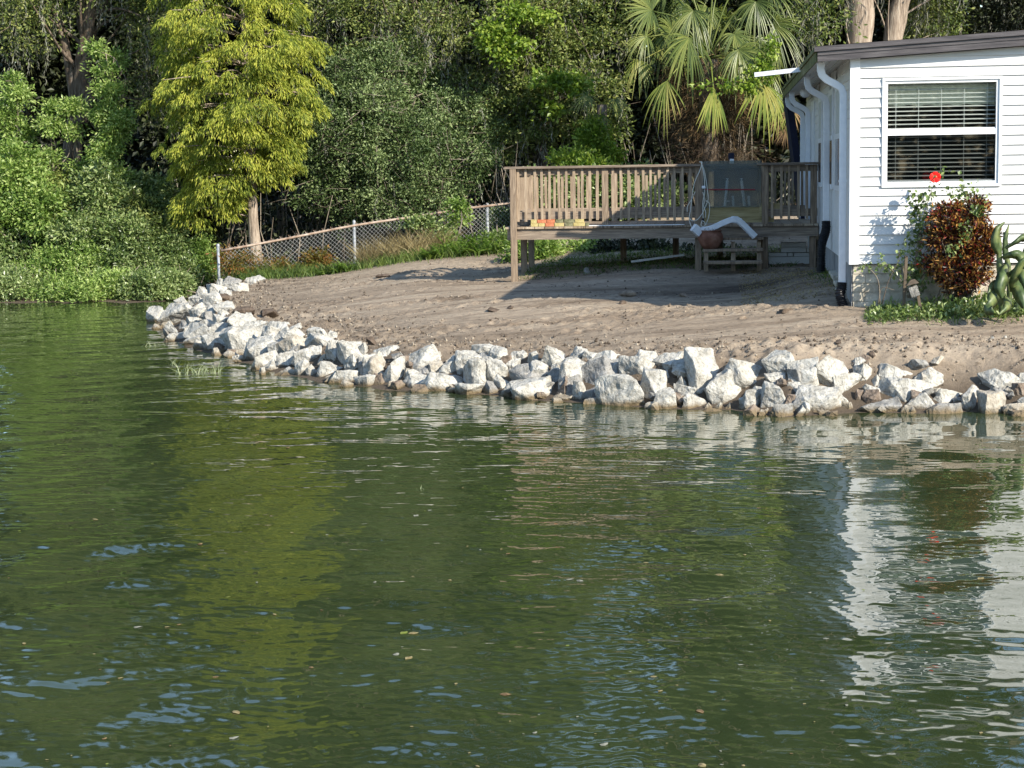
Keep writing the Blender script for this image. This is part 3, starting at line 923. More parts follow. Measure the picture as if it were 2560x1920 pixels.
# foundation: split-face block courses in front, stucco at the side
zg = hz(XC, YF) - .25
mb = MB()
rb = random.Random(3)
z = z_sid - .012; row = 0
mb.box((XC + .03, YF + .03, zg), (XR, YF + .2, z_sid - .012))
while z > zg:
    h = .098
    x = XC + .03 - (.13 if row % 2 else 0)
    while x < XR:
        w = .26 + rb.uniform(-.01, .01)
        mb.box((max(x, XC + .025) + .003, YF + .022 - rb.uniform(0, .012), z - h + .005), (x + w - .003, YF + .06, z - .003))
        x += w
    z -= h; row += 1
mb.build('foundation', M['block'], house)
mb = MB(); mb.box((XC + .02, YF + .201, zg), (XC + .2, YB - .02, z_sid - .01)); mb.box((XC + .015, YF + .024, zg), (XC + .0249, YF + .2, z_sid - .012))
mb.build('side_foundation', M['stucco'], house)
# roof, fascia, soffit
YO = YF - .12
mb = MB()
t1 = .004
def zt(x): return z_ft + slope * (x - XE)
mb.add([(XE - .02, YO - .02, zt(XE)), (XR, YO - .02, zt(XR)), (XR, YB + .3, zt(XR)), (XE - .02, YB + .3, zt(XE))], [(0, 1, 2, 3)])
mb.add([(XE, YO + .03, zt(XE) - .1), (XR, YO + .03, zt(XR) - .1), (XR, YB + .3, zt(XR) - .1), (XE, YB + .3, zt(XE) - .1)], [(3, 2, 1, 0)])
mb.build('roof', M['shingle'], house)
fh_ = z_ft - z_fb
mb = MB()
def slab(y0, y1, za, zb, x0=XE, x1=XR):
    vs = []
    for x in (x0, x1):
        for y in (y0, y1):
            for d in (za, zb): vs.append((x, y, zt(x) - d))
    mb.add(vs, [(0, 1, 3, 2), (4, 6, 7, 5), (0, 4, 5, 1), (2, 3, 7, 6), (0, 2, 6, 4), (1, 5, 7, 3)])
slab(YO - .035, YO + .03, .003, fh_ * .34, XE - .035)
slab(YO - .012, YO + .03, fh_ * .34 + .003, fh_ * .60)
slab(YO - .003, YO + .028, fh_ * .60 + .001, fh_ * .82)
slab(YO - .014, YO + .027, fh_ * .82 + .001, fh_)
mb.build('fascia', M['fascia'], house)
mb = MB()
mb.box((XE - .03, YO + .032, z_ft - .05), (XE - .001, YB + .3, z_ft - .003))
mb.box((XE - .014, YO + .032, z_fb + .0), (XE + .0, YB + .3, z_ft - .052))
mb.build('eave_fascia', M['fascia_green'], house)
mb = MB()
mb.add([(XE + .002, YO + .032, z_fb + .02), (XC - .0, YO + .032, z_fb + .06), (XC - .0, YB + .3, z_fb + .06), (XE + .002, YB + .3, z_fb + .02)], [(0, 1, 2, 3)])
for k in range(1, 4):
    x = XE + (XC - XE) * k / 4
    mb.box((x - .004, YO + .034, z_fb + .012 + .01 * k), (x + .004, YB + .28, z_fb + .03 + .01 * k))
mb.build('soffit', M['soffit'], house)

# front window
def frame_rect(mb, x0, x1, z0, z1, y0, y1, t):
    mb.box((x0, y0, z0), (x0 + t, y1, z1)); mb.box((x1 - t, y0, z0), (x1, y1, z1))
    mb.box((x0 + t, y0, z0), (x1 - t, y1, z0 + t)); mb.box((x0 + t, y0, z1 - t), (x1 - t, y1, z1))


win = MB(); frame_rect(win, wl, wr, wb, wt, YF - .03, YF + .06, .028)
frame_rect(win, wl + .028, wr - .028, wb + .028, wt - .028, YF - .012, YF + .05, .03)
wo = win.build('window', M['white_trim'], house)
gx0, gx1 = aty(2219, 330, YF).x, aty(2491, 330, YF).x
gz1 = aty(2350, 206, YF).z; gz0 = aty(2350, 455, YF).z
mr0, mr1 = aty(2350, 337, YF).z, aty(2350, 323, YF).z
mb = MB(); mb.box((wl + .058, YF - .008, mr0), (wr - .058, YF + .03, mr1)); mb.box((wl + .058, YF + .0, mr1), (wr - .058, YF + .03, mr1 + .012))
mb.box((wl + .058, YF + .015, wb + .058), (wr - .058, YF + .03, wb + .075))
mb.build('meeting_rail', M['white_trim'], wo)
mb = MB(); mb.add([(wl + .05, YF + .035, mr1), (wr - .05, YF + .035, mr1), (wr - .05, YF + .035, wt - .05), (wl + .05, YF + .035, wt - .05)], [(0, 1, 2, 3)])
gl_ = MB(); gl_.add([(wl + .05, YF + .013, wb + .05), (wr - .05, YF + .013, wb + .05), (wr - .05, YF + .013, mr0 + .004), (wl + .05, YF + .013, mr0 + .004)], [(0, 1, 2, 3)])
gl_.build('screened_pane', M['screen_glass'], wo)
mb.build('pane', M['glass'], wo)
mb = MB()
z = gz0 - .02
nsl = 0
while z < gz1 + .02:
    mb.add([(gx0 - .01, YF + .068, z - .006), (gx1 + .01, YF + .068, z - .006), (gx1 + .01, YF + .104, z + .004), (gx0 - .01, YF + .104, z + .004),
            (gx0 - .01, YF + .068, z - .0085), (gx1 + .01, YF + .068, z - .0085), (gx1 + .01, YF + .104, z + .0015), (gx0 - .01, YF + .104, z + .0015)],
           [(0, 1, 2, 3), (7, 6, 5, 4), (0, 4, 5, 1), (3, 2, 6, 7)])
    z += .0455; nsl += 1
mb.box((gx0 - .01, YF + .066, gz0 - .02), (gx1 + .01, YF + .11, gz0 + .012))
mb.build('blind', M['blind'], wo)
mb = MB()
for fx in (.08, .29, .5, .71, .92):
    x = gx0 + (gx1 - gx0) * fx
    mb.box((x - .0028, YF + .0625, gz0), (x + .0028, YF + .0655, gz1 + .02))
mb.build('blind_cord', M['blind'], wo)
zsh = aty(2350, 263, YF + .2).z
mb = MB()
n = 26
vs = []; fs = []
for i in range(n * 4 + 1):
    x = gx0 - .02 + (gx1 - gx0 + .04) * i / (n * 4)
    vs += [(x, YF + .16 + .006 * math.sin(i * 1.1), zsh + .006 * math.sin(i * .35)), (x, YF + .16 + .004 * math.sin(i * .7), gz1 + .1)]
for i in range(n * 4): fs.append((2 * i, 2 * i + 2, 2 * i + 3, 2 * i + 1))
mb.add(vs, fs, True)
mb.build('window_shade', M['shade_cloth'], wo)
mb = MB()
x0, x1, z0, z1, ya, yb = wl - .3, wr + .3, wb - .3, wt + .3, YF + .12, YF + 1.6
mb.add([(x0, ya, z0), (x1, ya, z0), (x1, yb, z0), (x0, yb, z0), (x0, ya, z1), (x1, ya, z1), (x1, yb, z1), (x0, yb, z1)],
       [(0, 1, 2, 3), (4, 7, 6, 5), (3, 2, 6, 7), (0, 3, 7, 4), (1, 5, 6, 2)])
mb.build('dark_interior', M['room'], wo)

# side windows (narrow double-hung) and door
def side_window(y0, y1):
    z0, z1 = mz0 - .05, mz1 + .05
    f = MB()
    f.box((XC - .026, y0, z0), (XC + .0, y0 + .09, z1)); f.box((XC - .026, y1 - .09, z0), (XC, y1, z1))
    f.box((XC - .035, y0 - .02, z0 - .06), (XC, y1 + .02, z0)); f.box((XC - .026, y0 + .09, z1 - .07), (XC, y1 - .09, z1))
    zm = atx(2095, 348, XC).z
    f.box((XC - .027, y0 + .09, zm - .0), (XC, y1 - .09, zm + .06))
    o = f.build('side_window', M['white_trim'], house)
    g = MB(); g.box((XC - .024, y0 + .09, z0), (XC - .012, y1 - .09, zm)); g.build('lower_pane', M['win_dark'], o)
    g = MB(); g.box((XC - .022, y0 + .09, zm + .06), (XC - .006, y1 - .09, z1 - .07)); g.build('upper_pane', M['blind'], o)


M['win_dark'] = mat('dark_pane', [(0, (.012, .014, .018)), (1, (.03, .034, .04))], 2, rough=.08, spec=.6)
side_window(21.05, 21.98); side_window(22.45, 23.3); side_window(24.9, 25.75)
mb = MB(); mb.box((XC - .02, 26.95, z_sid + .02), (XC + .02, 27.85, z_sid + 2.0))
for a, b in ((.1, .85), (1.05, 1.85)):
    mb.box((XC - .027, 27.07, z_sid + a), (XC - .0201, 27.73, z_sid + b))
dr = mb.build('door', M['white_trim'], house)
hk = atx(2028, 379, XC - .05)
mb = MB(); mb.tube([(XC - .02, 27.8, hk.z), (XC - .07, 27.8, hk.z), (XC - .075, 27.68, hk.z)], .012, 6)
mb.box((XC - .03, 27.76, hk.z - .1), (XC - .021, 27.84, hk.z + .1))
mb.build('handle', M['galv'], dr)
# round flood light under the eave
fl = MB(); pfl = aty(2017, 229, 26.5)
pp = [Vector((pfl.x, 26.5, pfl.z)), Vector((pfl.x - .03, 26.36, pfl.z - .02))]
fl.tube([pp[0], pp[1]], [.05, .075], 12); fl.tube([Vector((pfl.x + .12, 26.55, pfl.z + .05)), pp[0]], [.02, .02], 6)
fl.build('flood_light', M['gutter_white'], house)

# downspouts
def downspout(ytop, xw, y, ztop_, zlow, first=False):
    xg = XE + .05
    pts = [(xg, y, ztop_), (xg, y, ztop_ - .09), (xg + .015, y, ztop_ - .14), (xg + .06, y, ztop_ - .185),
           (xw - .07, y, ztop_ - .245), (xw - .02, y, ztop_ - .28), (xw, y, ztop_ - .34), (xw, y, zlow)]
    m = MB()
    m.tube(pts, 1, sq=(.078, .06))
    o = m.build('downspout', M['gutter_white'], house, bevel=.008)
    # crimps of the elbows and the wall strap
    c = MB()
    for i in range(7):
        z = ztop_ - .06 - i * .013
        c.box((xg - .0415 + i * .002, y - .033, z - .002), (xg + .0415 + i * .002, y + .033, z + .002))
    c.box((xw - .044, y - .034, zlow + 1.1), (xw + .044, y + .034, zlow + 1.125))
    c.build('strap', M['gutter_white'], o)
    return o


zd1 = aty(2118, 711, 19.75).z
downspout(0, XC - .075, 19.78, z_fb + .01, zd1)
y2 = 22.8
zd2 = aty(2062, 557, y2).z
downspout(0, XC - .075, y2, z_fb + .01, zd2)
downspout(0, XC - .075, 27.6, z_fb + .01, z_sid + .1)
downspout(0, XC - .075, 29.35, z_fb + .01, z_sid + .1)


def corrugated(pts, r, name, lab):
    P = curve_pts(pts, 14); m = MB(); Q_ = []; R_ = []
    L = 0; dense = []
    for i in range(len(P) - 1):
        n = max(1, int((P[i + 1] - P[i]).length / .005))
        for k in range(n): dense.append(P[i].lerp(P[i + 1], k / n))
    dense.append(P[-1])
    acc = 0; rad = []
    for i, p in enumerate(dense):
        if i: acc += (p - dense[i - 1]).length
        rad.append(r * (1 + .09 * (1 if math.sin(acc * 2 * math.pi / .021) > 0 else -1)))
    m.tube(dense, rad, 12, smooth=False)
    return m.build(name, M['black_plastic'], at=pts[-1], label=lab, cat='drain pipe')


b1 = aty(2112, 764, 19.72)
corrugated([(XC - .075, 19.78, zd1 + .02), (XC - .08, 19.77, zd1 - .05), (XC - .10, 19.74, (zd1 + b1.z) / 2), (b1.x, 19.72, b1.z - .05)], .052, 'drain_pipe',
           'short black corrugated pipe below the downspout at the house\'s front corner')
b2 = aty(2052, 671, y2 - .15)
corrugated([(XC - .075, y2, zd2 + .02), (XC - .08, y2 - .02, zd2 - .1), (XC - .135, y2 - .1, (zd2 + b2.z) / 2), (b2.x, y2 - .15, b2.z - .05)], .054, 'drain_pipe',
           'long black corrugated pipe hanging beside the deck\'s right end')
# white gutter length sticking out past the eave
mb = MB(); a = aty(1887, 186, 23.2); b = aty(2012, 171, 23.2)
mb.bar((a.x, 23.3, a.z), (b.x, 23.2, b.z - .01), .035, .055); mb.bar((b.x + .0, 23.2, b.z - .01), (XE + .2, 23.2, b.z + .0), .03, .02)
mb.build('gutter_piece', M['gutter_white'], at=a, label='white strip of gutter sticking out past the mossy eave', cat='gutter')
# dark leaning support at the far end
mb = MB(); a = aty(1968, 238, 29.95); b = aty(1992, 420, 29.6)
mb.bar(a, b + (b - a).normalized() * .9, .12, .12)
a2 = aty(1962, 236, 29.95)
mb.build('leaning_post', M['blue'], at=b, label='dark leaning post below the far end of the mossy eave', cat='post')
# white edging by the house side
mb = MB()
for k in range(4):
    p = aty(2084 + k * 6, 684 + k * 13, 22.2 - k * .5)
    gzz = hz(p.x, p.y)
    mb.box((p.x - .05, p.y - .24, gzz + .0), (p.x + .05, p.y + .22, gzz + .05))
mb.build('edging', M['block'], at=(XC - .2, 21.4, .7), bevel=.008, label='row of white edging stones on the ground along the house\'s side', cat='edging')

# ---------------------------------------------------------------- deck
YD = 25.6
DD = 2.28
fl_l = aty(1268, 569, YD); fl_r = aty(2049, 557, YD)
ZF = (fl_l.z + fl_r.z) / 2
XL, XRD = fl_l.x, min(fl_r.x, XC - .02)
print('DECK', XL, XRD, 'z', fl_l.z, fl_r.z)
RT = aty(1650, 411, YD).z
deck = empty('deck', ((XL + XRD) / 2, YD, hz(XL, YD)), 'raised weathered timber deck with slatted railings beside the white house', 'deck')
mb = MB(); x = XL - .02; rb = random.Random(8)
while x < XRD + .0:
    w = min(.138, XRD - x)
    mb.box((x, YD - .035 - rb.uniform(0, .008), ZF - .03), (x + w - .006, YD + DD, ZF)); x += .14
mb.build('floor_boards', M['wood'], deck)
zb = aty(1268, 600, YD).z
mb = MB(); mb.box((XL, YD, zb), (aty(1822, 580, YD).x, YD + .04, ZF - .032)); mb.box((aty(1822, 580, YD).x + .003, YD - .002, zb + .01), (XRD, YD + .038, ZF - .032))
mb.box((XL, YD + .04, zb), (XL + .04, YD + DD, ZF - .032)); mb.box((XL + .04, YD + DD - .04, zb), (XRD, YD + DD, ZF - .032))
for k in range(1, 12): 
    xx = XL + (XRD - XL) * k / 12; mb.box((xx, YD + .042, zb + .03), (xx + .04, YD + DD - .042, ZF - .032))
mb.build('rim_board', M['woodh'], deck)
PW = .089


def post(px, y, z0, z1, name='post', yoff=-.001):
    x = aty(px, 500, y).x if px > 50 else px
    m = MB(); m.box((x - PW / 2, y - PW / 2 + yoff, z0), (x + PW / 2, y + PW / 2 + yoff, z1))
    return m.build(name, M['wood'], deck, bevel=.004)


capT = RT + .012
yn = YD - .02; yf = YD + DD - .08
for px in (1283.5,):
    post(px, yn, hz(XL, YD) - .2, RT - .035)
xs_near = [1513, 1745, 1913, 2034]
for px in xs_near: post(px, YD + .03, ZF + .0, RT - .035)
for px in (1745, 1912, 2032): post(px, YD + .1, hz(XL, YD) - .2, zb, 'support_post')
x3 = aty(1283.5, 500, yn).x
for yy in (YD + 1.2, yf): post(0, yy, hz(XL, YD) - .2, zb + .02, 'support_post') if False else None
for yy in (YD + 1.15, yf):
    m = MB(); m.box((x3 - .03, yy - .045, hz(XL, YD) - .2), (x3 + .06, yy + .045, ZF - .04)); m.build('support_post', M['wood'], deck)
for px in (1560, 1690, 1800, 1900):
    x = aty(px, 500, yf).x
    m = MB(); m.box((x - .045, yf - .3, .3), (x + .045, yf - .21, zb + .1)); m.build('support_post', M['wood'], deck)
# far-row and left-row rail posts
for px in (1326, 1536, 1760, 1905, 2020):
    x = aty(px, 500, yf).x if px != 1326 else x3 + .01
    m = MB(); m.box((x - PW / 2, yf - PW / 2, ZF), (x + PW / 2, yf + PW / 2, RT - .04)); m.build('post', M['wood'], deck)


def rail_x(x0, x1, y, out, back=False):
    """cap, upper and lower rail along X; balusters on side 'out' of the rails"""
    if not back:
        c = MB(); c.box((x0 - .07, y - .09, RT - .033), (x1 + .04, y + .055, RT)); c.build('cap_rail', M['woodh'], deck, bevel=.004)
    else:
        c = MB(); c.box((x0, y - .05, RT - .037), (x1, y + .09, RT - .003)); c.build('cap_rail', M['woodh'], deck, bevel=.004)
    u = MB(); u.box((x0, y, RT - .125), (x1, y + .038, RT - .037)); u.build('upper_rail', M['woodh'], deck)
    l = MB(); l.box((x0, y, ZF + .105), (x1, y + .038, ZF + .21)); l.build('lower_rail', M['woodh'], deck)


def balusters(x0, x1, y, n, rnd, jit=.012):
    for k in range(n):
        x = x0 + (x1 - x0) * (k + .5) / n + rnd.uniform(-jit, jit)
        m = MB(); m.bar((x + rnd.uniform(-.006, .006), y, ZF + .075 + rnd.uniform(-.01, .01)), (x, y, RT - .036), .036, .036, up=(0, 1, 0))
        m.build('baluster', M['wood'], deck)


rr = random.Random(4)
xa = aty(1275, 500, YD).x; xm1 = aty(1513, 500, YD).x; xm2 = aty(1745, 500, YD).x; xm3 = aty(1913, 500, YD).x; xe = aty(2044, 500, YD).x
xe = min(xe, XC - .02)
rail_x(xa, xm2 + .045, YD + .022, -1)
rail_x(xm3 - .045, xe, YD + .022, -1)
balusters(xa + .07, xm1 - .05, YD + .003, 11, rr)
balusters(xm1 + .05, xm2 - .05, YD + .003, 11, rr)
balusters(xm3 + .05, xe - .1, YD + .003, 5, rr)
xfa = x3; xfe = XC - .04
rail_x(xfa, xfe, yf + .0, 1, True)
balusters(xfa + .05, xfe - .05, yf + .058, 32, rr)
# left side rail, running back
c = MB(); c.box((x3 - .07, YD + .06, RT - .034), (x3 + .05, yf - .051, RT - .001)); c.build('cap_rail', M['woodh'], deck)
u = MB(); u.box((x3 - .0, YD + .06, RT - .125), (x3 + .038, yf - .046, RT - .038)); u.build('upper_rail', M['woodh'], deck)
u = MB(); u.box((x3 - .0, YD + .06, ZF + .105), (x3 + .038, yf - .046, ZF + .21)); u.build('lower_rail', M['woodh'], deck)
for k in range(12):
    y = YD + .2 + (DD - .5) * k / 11
    m = MB(); m.box((x3 - .037, y - .018, ZF + .07), (x3 - .001, y + .018, RT - .036)); m.build('baluster', M['wood'], deck)

# pale kick board behind the opening, short extra boards
def bx(name, m, px0, py0, px1, py1, y0, y1, bevel=.003, **kw):
    a = aty(px0, py0, y0); b = aty(px1, py1, y0)
    k = MB(); k.box((a.x, y0, a.z), (b.x, y1, b.z))
    return k.build(name, m, at=((a.x + b.x) / 2, y0, min(a.z, b.z)), bevel=bevel, **kw)


def bxc(name, m, px0, py0, px1, py1, y0, y1, par=None):
    a = aty(px0, py0, y0); b = aty(px1, py1, y0)
    k = MB(); k.box((a.x, y0, a.z), (b.x, y1, b.z))
    return k.build(name, m, par)


bxc('gate_board', M['wood_new'], 1757, 516, 1905, 556, YD + .10, YD + .14, deck)
bxc('gate_board', M['wood_new'], 1898, 509, 1957, 540, YD + .065, YD + .099, deck)
bxc('gate_board', M['wood_new'], 1915, 541, 1935, 555, YD + .07, YD + .1, deck)
# steps
stp = empty('steps', (aty(1840, 650, YD - .4).x, YD - .4, hz(0, YD)), 'grey timber steps with open risers below the clay pot and deck opening', 'steps')
for (xa_, xb_, ya_, yy) in ((1760, 1908, 594, YD - .05), (1757, 1907, 622, YD - .32), (1758, 1905, 653, YD - .6)):
    a = aty(xa_, ya_, yy); b = aty(xb_, ya_ - 3, yy)
    k = MB(); k.box((a.x, yy - .14, a.z - .036), (b.x, yy + .14, a.z)); k.build('tread', M['wood'], stp, bevel=.003)
gz_ = hz(.2, YD - .4)
for px in (1765, 1833, 1898):
    a = aty(px, 640, YD - .33)
    k = MB(); k.box((a.x - .03, YD - .40, gz_ - .1), (a.x + .03, YD - .34, aty(px, 624, YD - .32).z - .038)); k.build('riser_leg', M['wood'], stp)
    k = MB(); k.box((a.x - .028, YD - .13, gz_ - .1), (a.x + .028, YD - .07, aty(px, 597, YD - .05).z - .038)); k.build('riser_leg', M['wood'], stp)
# clear panel in the opening
a = aty(1757, 403, YD + .06); b = aty(1903, 514, YD + .06)
k = MB(); k.box((a.x, YD + .062, b.z - .02), (b.x, YD + .068, a.z))
k.build('clear_panel', M['plexi'], at=((a.x + b.x) / 2, YD + .062, b.z), label='hazy clear acrylic panel filling the gap in the deck railing', cat='panel')
a = aty(1762, 474, YD + .05); b = aty(1888, 474, YD + .05)
k = MB(); k.bar((a.x, YD + .045, a.z), (b.x, YD + .045, b.z), .012, .016)
k.build('red_bar', M['redbar'], at=a, label='thin dark red bar across the clear panel', cat='bar')
# trestle seen through the panel
tr = empty('trestle', (aty(1835, 510, YD + .8).x, YD + .8, ZF), 'white folding trestle standing behind the clear panel on the deck', 'trestle')
for (x0, y0, x1, y1) in ((1819, 446, 1808, 512), (1853, 446, 1866, 508), (1832, 490, 1836, 512), (1871, 490, 1876, 514)):
    a = aty(x0, y0, YD + .9); b = aty(x1, y1, YD + .8)
    k = MB(); k.bar(a, (b.x, b.y, ZF), .028, .03); k.build('leg', M['gutter_white'], tr)
k = MB(); a = aty(1812, 448, YD + .9); b = aty(1860, 448, YD + .9)
k.bar((a.x, YD + .9, a.z - .01), (b.x, YD + .9, b.z - .01), .03, .02); k.build('top_bar', M['dark'], tr)
k = MB(); a = aty(1812, 503, YD + .85); b = aty(1824, 503, YD + .85); k.box((a.x, YD + .84, a.z - .01), (b.x, YD + .86, a.z + .01)); k.build('label_plate', M['white_trim'], tr)
# dark tub behind the panel
k = MB(); a = aty(1785, 425, YD + 1.4); b = aty(1895, 520, YD + 1.4)
k.box((a.x, YD + 1.4, ZF), (b.x, YD + 2.0, a.z)); k.box((a.x - .03, YD + 1.37, a.z + .001), (b.x + .03, YD + 2.03, a.z + .05))
k.build('grill_box', M['cover'] if 'cover' in M else M['dark'], at=((a.x + b.x) / 2, YD + 1.7, ZF), bevel=.02, label='dark covered box standing on the deck behind the clear panel', cat='box')
# solar light on the far rail
sl = aty(1828, 402, yf)
k = MB(); k.box((sl.x - .045, yf - .05, RT + .06), (sl.x + .045, yf + .05, RT + .16))
so = empty('solar_light', (sl.x, yf, RT), 'small solar light with dark head on the deck\'s rear rail', 'solar light')
k.build('head', M['blue'], so, bevel=.01)
k = MB(); k.tube([(sl.x, yf, RT - .0), (sl.x, yf, RT + .06)], .02, 8); k.box((sl.x - .02, yf - .07, RT + .0), (sl.x + .04, yf - .03, RT + .07)); k.build('lamp_body', M['white_trim'], so)

# bricks along the front edge of the floor
def brick(px0, py0, px1, py1, m, lab, y=YD + .10):
    a = aty(px0, py0, y); b = aty(px1, py1, y)
    # keep standing on the floor (or on the brick below)
    k = MB(); k.box((a.x + .002, y, b.z), (b.x - .002, y + .1, a.z))
    k.build('brick', M[m], at=((a.x + b.x) / 2, y + .05, b.z), bevel=.004, label=lab, cat='brick', group='loose bricks on the deck edge')


bz = aty(1400, 566, YD + .1).z
rows = [ (1329,1344,'brick_yellow'),(1345,1368,'brick_orange'),(1369,1389,'brick_orange'),(1391,1410,'brick_grey'),(1412,1438,'brick_grey'),(1439,1461,'brick_yellow')]
rows2 = [(1329,1347,'brick_yellow'),(1348,1364,'brick_yellow'),(1365,1387,'brick_orange'),(1388,1412,'brick_yellow'),(1414,1434,'brick_grey'),(1435,1464,'brick_yellow'),(1465,1474,'brick_grey')]
cn = {'brick_yellow': 'yellow', 'brick_orange': 'orange-red', 'brick_grey': 'mossy grey'}
on = ['leftmost', 'second', 'third', 'fourth', 'fifth', 'sixth', 'seventh']
for i, (a, b, c) in enumerate(rows2):
    A = aty(a, 560, YD + .1).x; B = aty(b, 560, YD + .1).x
    k = MB(); k.box((A + .001, YD - .034, ZF + .001), (B - .001, YD + .06, ZF + .05))
    k.build('brick', M[c], at=((A + B) / 2, YD, ZF), bevel=.004, label=f'{cn[c]} brick, {on[i]} from the left in the bottom course on the deck edge', cat='brick', group='loose bricks on the deck edge')
for i, (a, b, c) in enumerate(rows):
    A = aty(a, 550, YD + .1).x; B = aty(b, 550, YD + .1).x
    k = MB(); k.box((A + .001, YD - .03, ZF + .0515), (B - .001, YD + .063, ZF + .1))
    k.build('brick', M[c], at=((A + B) / 2, YD, ZF + .05), bevel=.004, label=f'{cn[c]} brick, {on[i]} from the left in the top course on the deck edge', cat='brick', group='loose bricks on the deck edge')
# basket / bowl
k = MB(); c = aty(1311, 560, YD + .16)
k.lathe((c.x, YD + .2, ZF + .002), [(.07, 0), (.15, .04), (.19, .09), (.195, .1), (.18, .1), (.14, .05), (.05, .02), (0, .02)], 20)
bo = k.build('bowl', M['galv'], at=(c.x, YD + .2, ZF), label='shallow grey bowl between the deck\'s corner post and the bricks', cat='bowl')
bo.scale = (.8, .5, .9)
# thin white strip lying on the floor edge and another under the deck
k = MB(); a = aty(1472, 565, YD + .02); b = aty(1711, 562, YD + .02)
k.box((a.x, YD - .03, ZF + .001), (b.x, YD + .0, ZF + .012)); k.build('white_strip', M['white_trim'], at=a, label='thin white strip lying along the deck\'s front edge', cat='strip')
a = aty(1578, 655, YD + .8); b = aty(1710, 643, YD + .8)
k = MB(); k.bar((a.x, YD + .8, hz(a.x, YD + .8) + .06), (b.x, YD + .9, hz(b.x, YD + .9) + .12), .05, .03)
k.build('white_board', M['white_trim'], at=a, label='white board lying on the ground under the deck', cat='board')
# masonry under the deck at the right
blk = empty('block_pier', (aty(1975, 650, YD + .7).x, YD + .7, hz(1, 26)), 'pale block wall low under the deck\'s right end', 'block wall')
k = MB()
for (a, b, c, d) in ((1921,632,1968,641),(1969,632,1983,641),(1984,632,2026,641),(1952,618,2016,631),(2017,618,2026,631),(1952,606,2016,617),(1921,642,2026,660)):
    A = aty(a, c, YD + .6) if False else aty(a, b, YD + .6); B = aty(c, d, YD + .6)
    k.box((A.x + .004, YD + .6 + .01 * rr.random(), B.z + .003), (B.x - .004, YD + .8, A.z - .003))
k.build('blocks', M['white'], blk)

# clay pot on the steps
pc = aty(1776, 622, YD - .32)
pr = (aty(1808, 590, YD - .3).x - aty(1744, 590, YD - .3).x) / 2
ph = aty(1776, 575, YD - .3).z - pc.z
k = MB()
k.lathe((pc.x, YD - .33, pc.z), [(0, .0), (pr * .55, .0), (pr * .80, ph * .25), (pr * .98, ph * .52), (pr * 1.0, ph * .66), (pr * .92, ph * .82), (pr * .82, ph * .90), (pr * .90, ph * .95),
        (pr * .92, ph), (pr * .84, ph), (pr * .76, ph * .9), (pr * .8, ph * .75), (0, ph * .72)], 36)
pot = k.build('clay_pot', M['clay'], at=(pc.x, YD - .33, pc.z), label='round brown clay pot standing on the timber steps', cat='pot')
k = MB(); rr2 = random.Random(5)
for i in range(60):
    a = rr2.uniform(0, 6.28); r = pr * .75 * rr2.random() ** .5
    p = Vector((pc.x + r * math.cos(a), YD - .33 + r * math.sin(a), pc.z + ph * .74))
    q = p + Vector((rr2.uniform(-.09, .09), rr2.uniform(-.09, .06), ph * .28 + rr2.uniform(-.01, .04)))
    k.tube([p, p.lerp(q, .5) + Vector((0, 0, .02)), q], [.003, .002, .001], 3)
k.build('dead_stems', M['twig'], pot)
# white downspout elbow lying across pot and rim
def sq_tube(pxs, y, w, h, name, lab, m='gutter_white', cat='downspout piece'):
    P = [aty(a, b, yy) for a, b, yy in pxs]
    k = MB(); k.tube(curve_pts(P, 5), 1, sq=(h, w))
    return k.build(name, M[m], at=P[0], bevel=.006, label=lab, cat=cat)
e = sq_tube([(1740, 577, YD - .36), (1776, 571, YD - .36), (1808, 557, YD - .34), (1830, 549, YD - .32), (1843, 550, YD - .3), (1858, 562, YD - .28), (1874, 578, YD - .27), (1888, 592, YD - .26)],
        0, .09, .075, 'bent_downspout', 'bent white downspout length lying across the clay pot and deck edge')
e['category'] = 'downspout'
def crimps():
    P = curve_pts([aty(a, b, y) for a, b, y in [(1830, 549, YD - .32), (1843, 550, YD - .3), (1858, 562, YD - .28), (1874, 578, YD - .27), (1888, 592, YD - .26)]], 6)
    k = MB()
    for i in range(0, len(P) - 1):
        a = P[i]; b = P[i].lerp(P[i + 1], .45)
        k.tube([a, b], 1, sq=(.084 + .006 * (i % 3), .097 + .005 * (i % 2)))
    k.build('crimped_elbow', M['gutter_white'], e, bevel=.004)
crimps()
k = MB(); a = aty(1741, 576, YD - .38)
k.bar(aty(1733, 568, YD - .45), aty(1750, 583, YD - .40), .075, .11)
k.build('downspout_mouth', M['gutter_white'], e)
# cord looped on the rail, with plug ends
cd = empty('extension_cord', aty(1757, 405, YD - .08), 'pale cord hung in long loops over the deck rail left of the panel', 'cord')
def cordp(l, name='loop', r=.0055):
    P = [aty(a, b, y) for a, b, y in l]
    k = MB(); k.tube(curve_pts(P, 7), r, 6); k.build(name, M['cord'], cd)
yc = YD - .09
cordp([(1748, 405, yc), (1755, 406, yc), (1750, 425, yc), (1737, 455, yc), (1731, 485, yc), (1727, 520, yc), (1723, 545, yc), (1726, 560, yc - .02), (1730, 571, yc - .1)])
cordp([(1752, 405, yc), (1760, 425, yc), (1765, 450, yc), (1769, 478, yc), (1770, 500, yc), (1762, 520, yc), (1755, 535, yc), (1742, 550, yc), (1730, 552, yc), (1724, 545, yc)])
cordp([(1753, 406, yc - .015), (1760, 440, yc - .015), (1762, 480, yc - .015), (1758, 500, yc - .015), (1757, 520, yc - .015), (1758, 548, yc - .015)])
cordp([(1765, 502, yc - .02), (1773, 508, yc - .02), (1774, 525, yc - .02), (1771, 545, yc - .02), (1764, 562, yc - .02), (1756, 568, yc - .02)])
cordp([(1757, 480, yc), (1762, 500, yc), (1759, 515, yc), (1764, 530, yc), (1763, 545, yc)])
